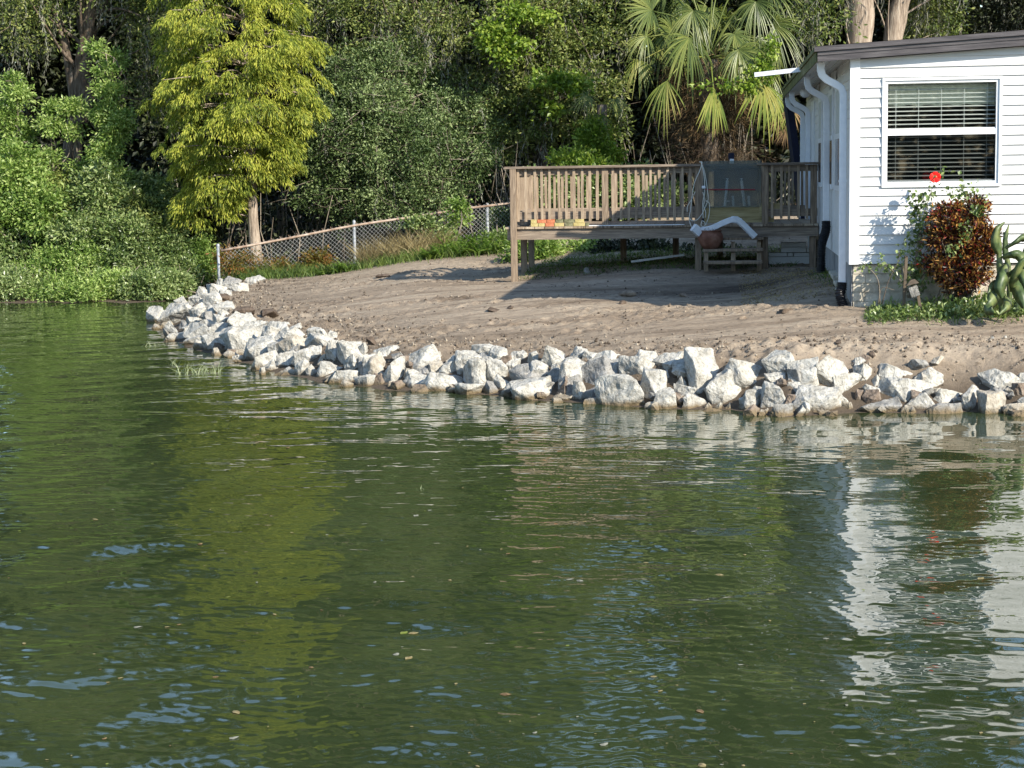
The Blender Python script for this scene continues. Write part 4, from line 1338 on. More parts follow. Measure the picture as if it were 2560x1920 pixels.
cordp([(1738, 479, yc + .02), (1730, 497, yc + .02), (1719, 515, yc + .02), (1718, 530, yc + .02)])
k = MB(); a = aty(1759, 468, yc - .02); k.box((a.x - .025, yc - .035, a.z - .02), (a.x + .025, yc - .005, a.z + .02)); k.build('plug', M['white_trim'], cd, bevel=.006)
k = MB(); a = aty(1758, 551, yc - .02); k.box((a.x - .014, yc - .03, a.z - .03), (a.x + .014, yc, a.z + .03)); k.build('socket', M['dark'], cd, bevel=.004)
cordp([(1752, 562, yc - .04), (1755, 553, yc - .04), (1761, 555, yc - .04), (1763, 562, yc - .04), (1758, 567, yc - .04), (1752, 562, yc - .04)], 'ring')

# ---------------------------------------------------------------- chain link fence
fpts = [(545, 615, 700, 32.0), (885, 556, 672, 32.9), (1218, 513, 620, 33.8)]
tops = [aty(a, b, y) for a, b, c, y in fpts]
f0, f2 = tops[0], tops[2]
ext = aty(1330, 500, 34.1)
fence = empty('chain_link_fence', (f0.x, f0.y, hz(f0.x, f0.y)), 'chain-link fence with rusty top rail running down to the shore', 'fence')
for (p, (a, b, c, y)) in zip(tops, fpts):
    k = MB(); zb_ = min(aty(a, c, y).z, p.z - .6) - .5
    k.tube([(p.x, p.y, zb_), (p.x, p.y, p.z)], .028, 10); k.lathe((p.x, p.y, p.z - .01), [(.033, 0), (.033, .03), (.02, .05), (0, .055)], 10)
    k.build('post', M['galv'], fence)
rl = [aty(553, 627, 31.97), aty(720, 596, 32.42), aty(885, 564, 32.87), aty(1050, 540, 33.3), aty(1150, 523, 33.6), aty(1218, 515, 33.77), ext]
k = MB(); k.tube(curve_pts(rl, 4), .022, 8); k.build('top_rail', M['rust'], fence)
mh = 1.25
def fpos(s, v):
    """s metres along, v metres below the rail"""
    L = (ext - f0); Lh = math.hypot(L.x, L.y); t = s / Lh
    x = f0.x + L.x * t; y = f0.y + L.y * t
    # rail height by interpolation in x
    for a, b in zip(rl[:-1], rl[1:]):
        if x <= b.x or b is rl[-1]:
            u = (x - a.x) / (b.x - a.x); z = a.z + (b.z - a.z) * u; break
    return Vector((x, y - .03, z - .0 - v))
Lh = math.hypot(ext.x - f0.x, ext.y - f0.y)
k = MB(); pit = .078
n = int((Lh + mh) / pit) + 1
for dirn in (1, -1):
    for i in range(n + 1):
        s0 = i * pit if dirn == -1 else i * pit - mh
        pts = []
        for q in range(0, 9):
            v = mh * q / 8; s = s0 + (v if dirn == 1 else -v)
            if .06 <= s <= Lh: pts.append(fpos(s, v - .035) + Vector((0, .003 * dirn, 0)))
        if len(pts) > 1: k.tube(pts, .0023, 3, smooth=False, cap=False)
k.build('chain_link_mesh', M['wire'], fence)
k = MB()
for i in range(int(Lh / .156)):
    p = fpos(.06 + i * .156, -.03)
    k.tube([p + Vector((-.02, 0, .03)), p, p + Vector((.02, 0, .03))], .004, 3, smooth=False); k.tube([p, p - Vector((0, 0, .05))], .004, 3, smooth=False)
k.build('wire_tips', M['rust'], fence)
# ---------------------------------------------------------------- vegetation
M['leaf_cypress'] = leafmat('cypress_leaf', [(0, (.10, .14, .016)), (.5, (.26, .30, .033)), (1, (.44, .44, .065))], 1.6, trans=.35, rough=.6)
M['leaf_oak'] = leafmat('oak_leaf', [(0, (.04, .07, .018)), (.55, (.11, .165, .05)), (1, (.25, .31, .13))], 1.2, rough=.52, spec=.4, trans=.22)
M['leaf_oak2'] = leafmat('oak_leaf_olive', [(0, (.045, .07, .016)), (.5, (.13, .175, .036)), (1, (.27, .29, .09))], 1.1, rough=.52, spec=.4, trans=.24)
M['leaf_dark'] = leafmat('dark_leaf', [(0, (.010, .015, .006)), (.6, (.026, .036, .014)), (1, (.06, .07, .03))], 1, rough=.5, trans=.15)  # shade of the dense wood put into the leaf colour
M['leaf_shrub'] = leafmat('shrub_leaf', [(0, (.06, .10, .026)), (.5, (.17, .24, .07)), (1, (.34, .40, .17))], 1.5, rough=.35, spec=.6, trans=.3)
M['leaf_bright'] = leafmat('bright_leaf', [(0, (.10, .17, .035)), (.5, (.25, .36, .085)), (1, (.42, .50, .18))], 1.5, rough=.4, trans=.4)
M['leaf_vine'] = leafmat('vine_leaf', [(0, (.10, .17, .02)), (.5, (.20, .29, .035)), (1, (.31, .38, .07))], 1.5, rough=.4, trans=.4)
M['leaf_palm'] = leafmat('palm_leaf', [(0, (.06, .09, .022)), (.5, (.13, .17, .038)), (1, (.24, .26, .07))], 1.0, rough=.4, spec=.5, trans=.3)
M['leaf_palm_yellow'] = leafmat('palm_leaf_yellow', [(0, (.12, .17, .03)), (.5, (.23, .27, .05)), (1, (.35, .33, .09))], 1.0, rough=.45, trans=.35)
M['leaf_dead'] = leafmat('dead_frond', [(0, (.06, .035, .017)), (.5, (.16, .10, .045)), (1, (.30, .20, .095))], 2, rough=.8, trans=.2, tint=(1.1, .9, .6))
M['grass_dry'] = leafmat('dry_grass', [(0, (.14, .11, .05)), (.5, (.28, .22, .10)), (1, (.42, .35, .18))], 2, rough=.8, trans=.3, tint=(1.1, 1, .7))
M['grass'] = leafmat('grass_blade', [(0, (.03, .06, .012)), (.5, (.08, .14, .025)), (1, (.17, .22, .05))], 2, rough=.6, trans=.35)
M['fern'] = leafmat('fern_leaf', [(0, (.06, .13, .015)), (.5, (.13, .23, .03)), (1, (.22, .30, .05))], 2, rough=.5, trans=.4)
M['moss'] = leafmat('spanish_moss', [(0, (.14, .145, .12)), (.5, (.25, .25, .20)), (1, (.38, .37, .30))], 2, rough=.95, spec=.1, trans=.3, tint=(1, 1, .9))
M['leaf_croton'] = leafmat('croton_leaf', [(0, (.02, .008, .006)), (.30, (.045, .008, .007)), (.46, (.12, .014, .012)), (.54, (.40, .025, .024)), (.60, (.06, .018, .01)), (.70, (.30, .03, .02)), (.78, (.06, .03, .012)), (.88, (.09, .12, .03)), (1, (.38, .20, .05))],
                           6, rough=.35, spec=.5, trans=.2, island=1.1, tint=(1.2, .9, .6))
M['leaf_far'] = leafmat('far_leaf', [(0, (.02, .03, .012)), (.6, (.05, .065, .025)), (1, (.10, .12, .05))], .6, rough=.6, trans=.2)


def nrm(a):
    return a / np.maximum(np.linalg.norm(a, axis=1, keepdims=True), 1e-9)


def leaf_arrays(C, D, L, W, rng, up=.0):
    """leaf blades: base C, direction D, arrays L and W"""
    N = len(C)
    D = nrm(D)
    R = rng.normal(size=(N, 3)); R[:, 2] += up
    S = nrm(np.cross(D, R)); Nn = np.cross(S, D)
    L = np.broadcast_to(L, (N,))[:, None]; W = np.broadcast_to(W, (N,))[:, None]
    V = np.empty((N, 4, 3))
    V[:, 0] = C
    V[:, 1] = C + D * L * .5 + S * W * .5 + Nn * W * .12
    V[:, 2] = C + D * L - Nn * L * .08
    V[:, 3] = C + D * L * .5 - S * W * .5 + Nn * W * .12
    Q = np.arange(N * 4).reshape(N, 4)
    return V.reshape(-1, 3), Q


def cat(parts):
    V = []; Q = []; n = 0
    for v, q in parts:
        V.append(v); Q.append(q + n); n += len(v)
    return np.vstack(V), np.vstack(Q)


def lobe(px, py, Y, rx, ry, ryd=None):
    """ellipsoid from a pixel centre, pixel radii and a depth radius in metres"""
    c = aty(px, py, Y); s = (c - EYE).dot(fw) / F
    return (c.x, c.y, c.z, rx * s, ryd or rx * s * .8, ry * s)


def sample_lobes(lobes, n, rng, shell=.55, back=.35):
    Ls = np.array(lobes); wgt = (Ls[:, 3] * Ls[:, 5] + Ls[:, 4] * Ls[:, 5] * .5)
    k = rng.choice(len(Ls), n, p=wgt / wgt.sum())
    d = nrm(rng.normal(size=(n, 3)))
    flip = (d[:, 1] > 0) & (rng.random(n) > back)
    d[flip, 1] *= -1
    r = shell + (1 - shell) * rng.random(n) ** .6
    lump = 1 + .16 * np.sin(d[:, 0] * 7 + k) + .12 * np.sin(d[:, 2] * 9 + k * 2)
    P = Ls[k, :3] + d * Ls[k, 3:6] * (r * lump)[:, None]
    return P, nrm(d * (1 / Ls[k, 3:6])), k


def crown(lobes, nclump, per, cr_, L, W, rng, shell=.5, back=.35, droop=0.0, flat=.7, outward=.5, zmin=None, rnd=.8):
    P, nd, k = sample_lobes(lobes, nclump, rng, shell, back)
    if zmin is not None: P = P[P[:, 2] > zmin]; nd = nd[:len(P)]
    n = len(P)
    idx = np.repeat(np.arange(n), per)
    crs = cr_ * rng.uniform(.55, 1.35, n)
    off = np.clip(rng.normal(size=(len(idx), 3)), -1.7, 1.7) * crs[idx][:, None] * np.array([1, 1, flat])
    C = P[idx] + off
    D = off / cr_ * .5 + nd[idx] * outward + rng.normal(size=(len(idx), 3)) * rnd + np.array([0, 0, -droop])
    LL = L * rng.uniform(.6, 1.3, len(idx))
    return leaf_arrays(C, D, LL, W * rng.uniform(.7, 1.25, len(idx)), rng, .8), P


def limbs(mb, trunk, targets, r0_, rng, n=5):
    for t in targets:
        i = rng.randint(len(trunk) // 3, len(trunk)) if len(trunk) > 3 else len(trunk) - 1
        a = Vector(trunk[i]); b = Vector(t)
        if b.z < a.z + .1:
            m = a.lerp(b, .5) + Vector((rng.normal() * .15, rng.normal() * .1, .25 * (b - a).length * .5))
        else:
            m = a.lerp(b, .5) + Vector((rng.normal() * .2, rng.normal() * .2, (b - a).length * .08 * rng.normal()))
        q = a.lerp(m, .5) + Vector((rng.normal() * .06, 0, rng.normal() * .06))
        p = curve_pts([a, q, m, b], 3)
        rr_ = [r0_ * (1 - .85 * j / (len(p) - 1)) for j in range(len(p))]
        mb.tube(p, rr_, 5)


def moss_arrays(P, n, rng, lmin=.25, lmax=.9, w=.016):
    k = rng.randint(0, len(P), n)
    parts = []
    base = P[k] + rng.normal(size=(n, 3)) * .12
    Ls = rng.uniform(lmin, lmax, n)
    seg = 9
    cur = base.copy()
    for s in range(seg):
        step = Ls[:, None] / seg
        D = np.stack([rng.normal(size=n) * .25, rng.normal(size=n) * .25, -np.ones(n)], 1)
        for _ in range(2):
            parts.append(leaf_arrays(cur + rng.normal(size=(n, 3)) * .012, D + rng.normal(size=(n, 3)) * .3, step[:, 0] * 1.7, w, rng))
        cur = cur + D * step
    return cat(parts)


def tree(name, label, cat_, lobes, trunk, tr, leafm, nclump, per, cr_, L, W, seed, barkm='bark', nlimb=12, lr=.03, group=None, moss=0, mossl=(.25, .9), twigs=0, extra=None, **kw):
    rng = np.random.RandomState(seed)
    b = trunk[0]
    e = empty(name, b, label, cat_, group)
    (V, Q), P = crown(lobes, nclump, per, cr_, L, W, rng, **kw)
    np_mesh('crown', V, Q, M[leafm], e)
    mb = MB()
    tp = curve_pts(trunk, 5)
    rr_ = np.interp(np.linspace(0, 1, len(tp)), np.linspace(0, 1, len(tr)), tr)
    wob = [r * (1 + .08 * math.sin(i * 1.7 + seed)) for i, r in enumerate(rr_)]
    mb.tube(tp, wob, 10)
    sel = P[rng.choice(len(P), min(nlimb, len(P)), replace=False)]
    limbs(mb, tp, sel, lr, rng)
    if twigs:
        sel = P[rng.choice(len(P), min(twigs, len(P)), replace=False)]
        for p in sel:
            p = Vector(p); d = Vector((rng.normal(), -abs(rng.normal()) * .6, rng.normal() * .6)).normalized()
            q = p + d * rng.uniform(.25, .8)
            mb.tube([p - d * .2, p.lerp(q, .4) + Vector((0, 0, rng.normal() * .05)), q], [.009, .006, .003], 3)
    mb.build('trunk', M[barkm], e)
    if moss:
        V, Q = moss_arrays(P, moss, rng, *mossl)
        np_mesh('moss', V, Q, M['moss'], e)
    return e


def G(px, py, Y, dz=-.1):
    p = aty(px, py, Y); return (p.x, p.y, hz(p.x, p.y) + dz)


# --- the yellow-green cypress at the fence
YC = 33.1
sc_ = 33.6 / F
prof = [(-620, 600, 30), (-450, 600, 75), (-300, 598, 115), (-150, 592, 150), (0, 585, 182), (100, 597, 205), (200, 610, 222), (300, 600, 205), (380, 605, 165), (440, 575, 128), (500, 528, 98), (545, 515, 62)]
rng = np.random.RandomState(11)
base = aty(640, 705, YC)
cyp = empty('cypress_tree', (base.x, base.y, hz(base.x, base.y)), 'yellow-green feathery cypress with pale trunk standing at the wire fence', 'tree')
pys = np.array([p[0] for p in prof]); cxs = np.array([p[1] for p in prof]); rs = np.array([p[2] for p in prof])
tiers = []
K = 640
py = rng.uniform(-620, 552, K * 3)
keep = rng.random(len(py)) < np.interp(py, pys, rs) / 222; py = py[keep][:K]
parts = []; Pc = []
for y in py:
    cx = np.interp(y, pys, cxs); r = np.interp(y, pys, rs)
    th = rng.uniform(0, 2 * math.pi)
    if math.sin(th) > 0 and rng.random() < .55: th = -th
    q = rng.uniform(.45, 1) ** .6 * rng.uniform(.86, 1.12)
    # ragged outline: branches of different reach
    q *= 1 + .13 * math.sin(y * .045 + 3 * math.cos(th))
    c = aty(cx, y, YC)
    d = Vector((math.cos(th), math.sin(th), 0))
    p = Vector((c.x, c.y, c.z)) + d * (r * sc_ * q)
    Pc.append((p, d, q))
for p, d, q in Pc:
    n = 125
    # a spray: fan that spreads out and hangs down
    t = rng.random(n) ** .7
    a = rng.normal(size=n) * .75
    cd_, sd_ = np.cos(a), np.sin(a)
    dx = d.x * cd_ - d.y * sd_; dy = d.x * sd_ + d.y * cd_
    reach = rng.uniform(.20, .31)
    C = np.stack([p.x + dx * t * reach - d.x * .12, p.y + dy * t * reach - d.y * .12, p.z - .22 * t ** 2 + rng.normal(size=n) * .028], 1)
    D = np.stack([dx * .55, dy * .55, -.55 - .5 * t], 1) + rng.normal(size=(n, 3)) * .28
    parts.append(leaf_arrays(C, D, rng.uniform(.06, .13, n), rng.uniform(.017, .03, n), rng, .2))
V, Q = cat(parts)
np_mesh('crown', V, Q, M['leaf_cypress'], cyp)
tp = [G(640, 705, YC, -.15), tuple(aty(640, 640, YC)), tuple(aty(633, 560, YC)), tuple(aty(630, 470, YC)), tuple(aty(627, 380, YC)), tuple(aty(618, 200, YC)), tuple(aty(605, 0, YC)), tuple(aty(600, -350, YC)), tuple(aty(600, -600, YC))]
mb = MB(); P = curve_pts(tp, 5); mb.tube(P, np.interp(np.linspace(0, 1, len(P)), [0, .06, .12, .25, .5, 1], [.20, .155, .125, .10, .075, .01]), 14)
for p, d, q in Pc[::4]:
    a = Vector(min(P, key=lambda v: abs(v.z - (p.z - .05))))
    mb.tube(curve_pts([a, a.lerp(p, .5) + Vector((0, 0, .08)), p], 2), [.022, .018, .014, .009, .006], 4)
mb.build('trunk', M['bark_pale'], cyp)
# small rusty-green cypress sprouts at its foot
rng = np.random.RandomState(12)
lb = [lobe(600, 655, YC - .8, 60, 32), lobe(560, 645, YC - .8, 25, 20), lobe(700, 665, YC - .7, 35, 22)]
e = empty('cypress_sprouts', G(610, 700, YC - .8), 'rusty and green feathery sprouts around the foot of the cypress trunk', 'shrub')
M['leaf_rusty'] = leafmat('rusty_leaf', [(0, (.10, .10, .015)), (.5, (.20, .14, .03)), (1, (.30, .13, .04))], 3, trans=.3)
(V, Q), P = crown(lb, 60, 50, .08, .09, .022, rng, shell=.2, droop=.4)
np_mesh('foliage', V, Q, M['leaf_rusty'], e)
mb = MB()
for p in P[::4]: mb.tube([Vector((p[0], p[1], hz(p[0], p[1]) - .05)), Vector(p)], [.008, .003], 4)
mb.build('stems', M['twig'], e)

# --- left shrub belt over the water
def shrub(lab, lobes, px, Y, leafm, n, per, seed, L=.075, W=.032, cr_=.095, name='shrub', grp='shrubs along the far left shore', stems=14, **kw):
    rng = np.random.RandomState(seed)
    b = Vector(G(px, 750, Y, -.1))
    e = empty(name, b, lab, 'shrub' if name == 'shrub' else name.replace('_', ' '), grp)
    (V, Q), P = crown(lobes, n, per, cr_, L, W, rng, **kw)
    ok = V.reshape(-1, 4, 3)[:, :, 2].min(1) > .004
    V = V.reshape(-1, 4, 3)[ok].reshape(-1, 3); Q = np.arange(len(V)).reshape(-1, 4)
    np_mesh('foliage', V, Q, M[leafm], e)
    mb = MB()
    for p in P[rng.choice(len(P), min(stems, len(P)), replace=False)]:
        a = b + Vector((rng.normal() * .25, rng.normal() * .1, 0))
        mb.tube(curve_pts([a, a.lerp(Vector(p), .5) + Vector((rng.normal() * .2, -.1, rng.normal() * .1)), Vector(p)], 4), np.linspace(.022, .006, 9), 5)
    mb.build('stems', M['twig'], e)
    return e


GS = 'shrubs along the far left shore'
shrub('broad glossy dark green shrub at the far left edge, lowest tier', [lobe(20, 640, 33.2, 130, 95), lobe(60, 560, 33.6, 110, 90)], 30, 33, 'leaf_shrub', 560, 48, 21, L=.10, W=.045)
shrub('pale olive-green shrub mass left of centre in the shore thicket', [lobe(180, 560, 33.5, 120, 95), lobe(120, 490, 34, 90, 80)], 180, 33.6, 'leaf_oak2', 480, 50, 22, L=.08, W=.04)
shrub('low bright green shrub leaning over the water in the thicket', [lobe(200, 670, 32.6, 115, 62), lobe(90, 700, 32.5, 90, 40)], 190, 32.6, 'leaf_bright', 330, 44, 23, L=.08, W=.035)
shrub('dark green shrub in the middle of the shore thicket', [lobe(310, 580, 33.5, 105, 110), lobe(370, 500, 34, 80, 70)], 300, 33.5, 'leaf_shrub', 470, 48, 24, L=.085, W=.042)
shrub('mid green rounded shrub overhanging the water near the rocks', [lobe(340, 600, 32.9, 80, 60), lobe(330, 670, 32.6, 100, 70), lobe(400, 690, 32.5, 55, 45)], 330, 32.6, 'leaf_shrub', 330, 48, 25)
shrub('shrub with red-tipped leaves beside the left tip of the rocks', [lobe(425, 640, 32.9, 60, 75), lobe(455, 690, 32.6, 35, 45)], 440, 33, 'leaf_shrub', 230, 46, 26)
shrub('light green leafy shrub just left of the first fence post', [lobe(505, 655, 33, 42, 55)], 505, 33, 'leaf_bright', 120, 44, 27, L=.06)
shrub('dark shrub behind the first fence post under the cypress', [lobe(490, 580, 34, 60, 70), lobe(430, 560, 34.2, 60, 70)], 480, 34, 'leaf_dark', 300, 46, 28)
shrub('low leafy shrub at the far left with its branches touching the water', [lobe(40, 722, 31.75, 110, 42), lobe(-60, 690, 31.9, 80, 50)], 30, 32, 'leaf_shrub', 300, 46, 29)
shrub('low shrub dipping into the water in the middle of the left shore', [lobe(210, 728, 31.7, 120, 34), lobe(300, 720, 31.75, 60, 36)], 240, 31.9, 'leaf_bright', 230, 46, 30)
shrub('small grey-green shrub over the water next to the rock tip', [lobe(375, 722, 31.6, 70, 36), lobe(440, 712, 31.8, 32, 28)], 400, 31.9, 'leaf_shrub', 200, 46, 36)
shrub('tall pale green shrub filling the left edge below the cut-off sapling', [lobe(40, 440, 33, 80, 80), lobe(100, 520, 32.8, 70, 70), lobe(-20, 540, 32.8, 80, 80)], 40, 33, 'leaf_bright', 330, 42, 37, L=.095, W=.045, shell=.3)
shrub('upright mid green shrub in front of the oak trunk, above the low tier', [lobe(250, 500, 33.1, 60, 80), lobe(200, 590, 32.7, 70, 55), lobe(300, 590, 32.7, 50, 50)], 240, 33, 'leaf_shrub', 300, 42, 38, L=.095, W=.045, shell=.3)
shrub('shrub with pale leaves below the cypress crown, left of the fence', [lobe(400, 590, 33, 50, 55), lobe(360, 540, 33.2, 45, 50)], 390, 33, 'leaf_oak2', 190, 42, 39, L=.09, W=.042, shell=.3)
# tall bright saplings
def sapling(lab, pts, Y, seed, leafm='leaf_bright', n=200, L=.085, rad=34):
    rng = np.random.RandomState(seed)
    lb = [lobe(x, y, Y + rng.normal() * .15, r, r * .75) for x, y, r in pts]
    tr = [G(pts[0][0], 750, Y)] + [tuple(aty(x, y, Y)) for x, y, r in pts]
    return tree('sapling', lab, 'tree', lb, tr, [.035, .02, .012, .006], leafm, n, 40, .10, L, .035, seed, 'twig', 10, .01, group='bright green saplings above the shore thicket', shell=.15)


sapling('tallest bright green sapling rising against the dark oak trunk', [(300, 440, 26), (262, 385, 36), (285, 335, 30), (300, 300, 26), (255, 285, 34), (275, 235, 34), (262, 180, 22), (290, 150, 20), (242, 125, 16)], 33.6, 31, n=230)
sapling('bright green leafy sapling cut by the left picture edge', [(20, 400, 44), (50, 330, 32), (15, 290, 36), (40, 240, 32), (30, 205, 24)], 33.6, 32, n=190)
sapling('thin sapling with few leaves left of the oak trunk', [(135, 470, 25), (130, 390, 14), (128, 310, 26), (130, 270, 20)], 33.7, 33, n=60)
sapling('small bright leafy shoot right of the thin sapling', [(195, 420, 14), (185, 330, 14), (182, 270, 20)], 33.8, 34, n=40)
# bare twigs and roots at the waterline
mb = MB(); rng = np.random.RandomState(35)
for i in range(190):
    px = rng.uniform(-120, 475); Y = 32.0 + rng.uniform(-.1, .5)
    a = aty(px, 752, Y); a.z = -.08
    b = a + Vector((rng.normal() * .22, -rng.random() * .25, rng.uniform(.2, .75)))
    m_ = a.lerp(b, .5) + Vector((rng.normal() * .08, 0, rng.normal() * .05))
    mb.tube([a, m_, b], [.011, .008, .004], 4)
mb.build('brushwood', M['twig'], at=tuple(aty(180, 755, 32.1)), kind='stuff', label='tangle of bare stems at the waterline under the left shrubs', cat='brushwood')

# --- trees
GB = 'trees of the wood behind the fence'
# mottled live oak at the left, forked trunk
T = [G(190, 700, 35.5), tuple(aty(180, 420, 35.5)), tuple(aty(190, 300, 35.5)), tuple(aty(200, 200, 35.4)), tuple(aty(215, 90, 35.2)), tuple(aty(240, -60, 35)), tuple(aty(260, -250, 35))]
lob = [lobe(80, -40, 35.2, 170, 120), lobe(260, -120, 35.5, 200, 130), lobe(60, 60, 35, 120, 60), lobe(420, 20, 36, 120, 120), lobe(150, -330, 36, 260, 150), lobe(380, 200, 36.4, 70, 130)]
o1 = tree('oak_tree', 'old oak with mottled forked trunk and hanging moss at the upper left', 'tree', lob, T, [.24, .20, .17, .16, .13, .1, .07], 'leaf_oak2', 560, 50, .2, .09, .04, 41,
          nlimb=22, lr=.05, group=GB, moss=420, twigs=60)
mb = MB(); mb.tube(curve_pts([aty(192, 270, 35.45), aty(178, 190, 35.4), aty(160, 100, 35.3), aty(130, 20, 35.2), aty(60, -80, 35)], 4), np.linspace(.13, .05, 17), 9)
mb.tube(curve_pts([aty(205, 310, 35.5), aty(218, 240, 35.5), aty(216, 170, 35.6), aty(240, 100, 35.7)], 4), np.linspace(.13, .06, 13), 9)
mb.build('fork', M['bark'], o1)
# grey-green spreading oak between the cypress and deck
lob = [lobe(930, 330, 35.6, 170, 130), lobe(1060, 400, 35.4, 160, 120), lobe(870, 470, 35.4, 120, 90), lobe(1010, 500, 35.2, 150, 60), lobe(1150, 330, 36, 130, 120), lobe(820, 350, 36, 60, 130), lobe(960, 200, 36.4, 160, 90)]
T = [G(1120, 650, 36), tuple(aty(1110, 560, 36)), tuple(aty(1080, 470, 36)), tuple(aty(1020, 380, 36)), tuple(aty(960, 300, 36))]
tree('oak_tree', 'spreading grey-green oak with small leaves left of the deck', 'tree', lob, T, [.10, .09, .07, .05, .03], 'leaf_oak', 1150, 46, .115, .075, .034, 42,
     nlimb=46, lr=.028, barkm='twig', group=GB, moss=110, mossl=(.15, .5), twigs=260)
lob = [lobe(900, 60, 37.5, 190, 130), lobe(1090, 120, 37, 170, 130), lobe(1020, -120, 38, 240, 130), lobe(820, -60, 38.5, 140, 150), lobe(1180, 260, 37.2, 100, 100), lobe(960, -330, 39, 240, 130)]
T = [G(1000, 620, 38.5), tuple(aty(990, 400, 38.5)), tuple(aty(980, 150, 38.3)), tuple(aty(980, -100, 38.3)), tuple(aty(990, -300, 38.5))]
tree('oak_tree', 'tall moss-hung oak rising behind the grey-green one', 'tree', lob, T, [.2, .18, .14, .1, .05], 'leaf_oak2', 820, 46, .13, .09, .04, 43,
     nlimb=40, lr=.04, group=GB, moss=620, mossl=(.3, 1.0), twigs=160)
# oak behind the deck with bright vine
lob = [lobe(1330, 120, 36.6, 150, 130), lobe(1430, 230, 36.2, 140, 120), lobe(1300, 300, 36.2, 120, 90), lobe(1460, 40, 37, 140, 130), lobe(1500, 330, 36, 70, 60), lobe(1380, -130, 37.5, 200, 120), lobe(1400, -330, 38, 170, 110)]
T = [G(1345, 640, 37), tuple(aty(1355, 430, 36.8)), tuple(aty(1360, 250, 36.8)), tuple(aty(1380, 0, 37)), tuple(aty(1390, -250, 37))]
o3 = tree('oak_tree', 'olive-green oak behind the deck draped with bright vine and moss', 'tree', lob, T, [.15, .12, .1, .08, .05], 'leaf_oak2', 880, 46, .125, .09, .043, 44,
          nlimb=36, lr=.035, group=GB, moss=300, twigs=140)
rng = np.random.RandomState(45)
vl = [lobe(1290, 30, 35.4, 60, 10, .3), lobe(1240, 75, 35.3, 45, 14, .3), lobe(1275, 108, 35.3, 50, 10, .3), lobe(1350, 45, 35.5, 40, 12, .3), lobe(1225, 108, 35.3, 20, 16, .2), lobe(1395, 200, 35.2, 65, 16), lobe(1430, 215, 35.1, 40, 16), lobe(1380, 275, 35.2, 30, 14), lobe(1270, 140, 35.3, 25, 14)]
(V, Q), P = crown(vl, 120, 24, .12, .10, .075, rng, shell=.0, droop=.3)
np_mesh('vine', V, Q, M['leaf_vine'], o3)
# small bright plants near the deck rail
shrub('bright yellow-green climbing shrub above the middle of the deck rail', [lobe(1490, 345, 35, 38, 34), lobe(1520, 385, 34.8, 26, 22)], 1490, 35, 'leaf_vine', 110, 34, 46, L=.09, W=.045, grp='undergrowth behind the deck')
shrub('low bright shrub behind the deck rail, left of centre', [lobe(1440, 400, 34.5, 60, 18), lobe(1480, 450, 34, 60, 50)], 1450, 34.5, 'leaf_vine', 190, 34, 47, L=.09, W=.05, grp='undergrowth behind the deck')
shrub('dark leafy bush seen between the deck balusters', [lobe(1560, 490, 33.5, 130, 60), lobe(1390, 500, 33.5, 70, 90)], 1540, 33.5, 'leaf_shrub', 300, 40, 48, L=.10, W=.05, grp='undergrowth behind the deck')
shrub('sunlit weedy bush under the left half of the deck', [lobe(1340, 630, 30.5, 70, 35), lobe(1450, 640, 31, 90, 35)], 1400, 30.8, 'leaf_bright', 170, 40, 49, L=.08, W=.04, grp='undergrowth behind the deck')
shrub('shaded low bush under the middle of the deck', [lobe(1600, 640, 30.5, 120, 30), lobe(1750, 650, 30, 120, 25)], 1640, 30.5, 'leaf_dark', 220, 40, 50, L=.08, W=.04, grp='undergrowth behind the deck')  # dark leaf colour paints in the shade under the deck
# right of the palm, behind the house
def big_trunk(lab, pxs, Y, r, seed, lobs, leafm='leaf_oak2', n=300):
    T = [G(pxs[0][0], 600, Y)] + [tuple(aty(x, y, Y)) for x, y in pxs]
    return tree('oak_tree', lab, 'tree', lobs, T, [r * 1.15, r, r * .95, r * .8, r * .5], leafm, n, 46, .24, .10, .045, seed, 'bark_pale', 9, .022, group=GB, moss=320, mossl=(.4, 1.3))


big_trunk('thick pale oak trunk rising straight above the house roof', [(2142, 300), (2148, 100), (2155, -60), (2150, -250), (2140, -420)], 36, .27, 51, [lobe(2040, 20, 35.3, 70, 110, .7), lobe(2060, -200, 36, 240, 130), lobe(2200, -380, 37, 260, 120)], n=330)
big_trunk('leaning grey trunk just right of the thick one above the roof', [(2205, 300), (2235, 80), (2262, -40), (2290, -200), (2320, -380)], 36.6, .20, 52, [lobe(2330, 20, 38, 70, 120), lobe(2380, -230, 37, 200, 130)], n=240)
tree('oak_tree', 'dark moss-hung tree above the right end of the roof', 'tree', [lobe(2530, -30, 39, 120, 110), lobe(2640, 30, 39, 160, 130), lobe(2500, -260, 39, 260, 130)], [G(2560, 500, 40), tuple(aty(2560, 100, 40)), tuple(aty(2540, -250, 40))],
     [.2, .18, .1], 'leaf_dark', 420, 50, .22, .10, .045, 53, group=GB, moss=200)
tree('oak_tree', 'olive tree behind the roof between the trunks and the sky gap', 'tree', [lobe(2330, 90, 39.5, 60, 110), lobe(2300, -60, 39.5, 70, 120)], [G(2320, 500, 40), tuple(aty(2320, 150, 40)), tuple(aty(2310, -80, 40))],
     [.14, .1, .05], 'leaf_oak2', 240, 50, .18, .09, .04, 54, group=GB, moss=150)
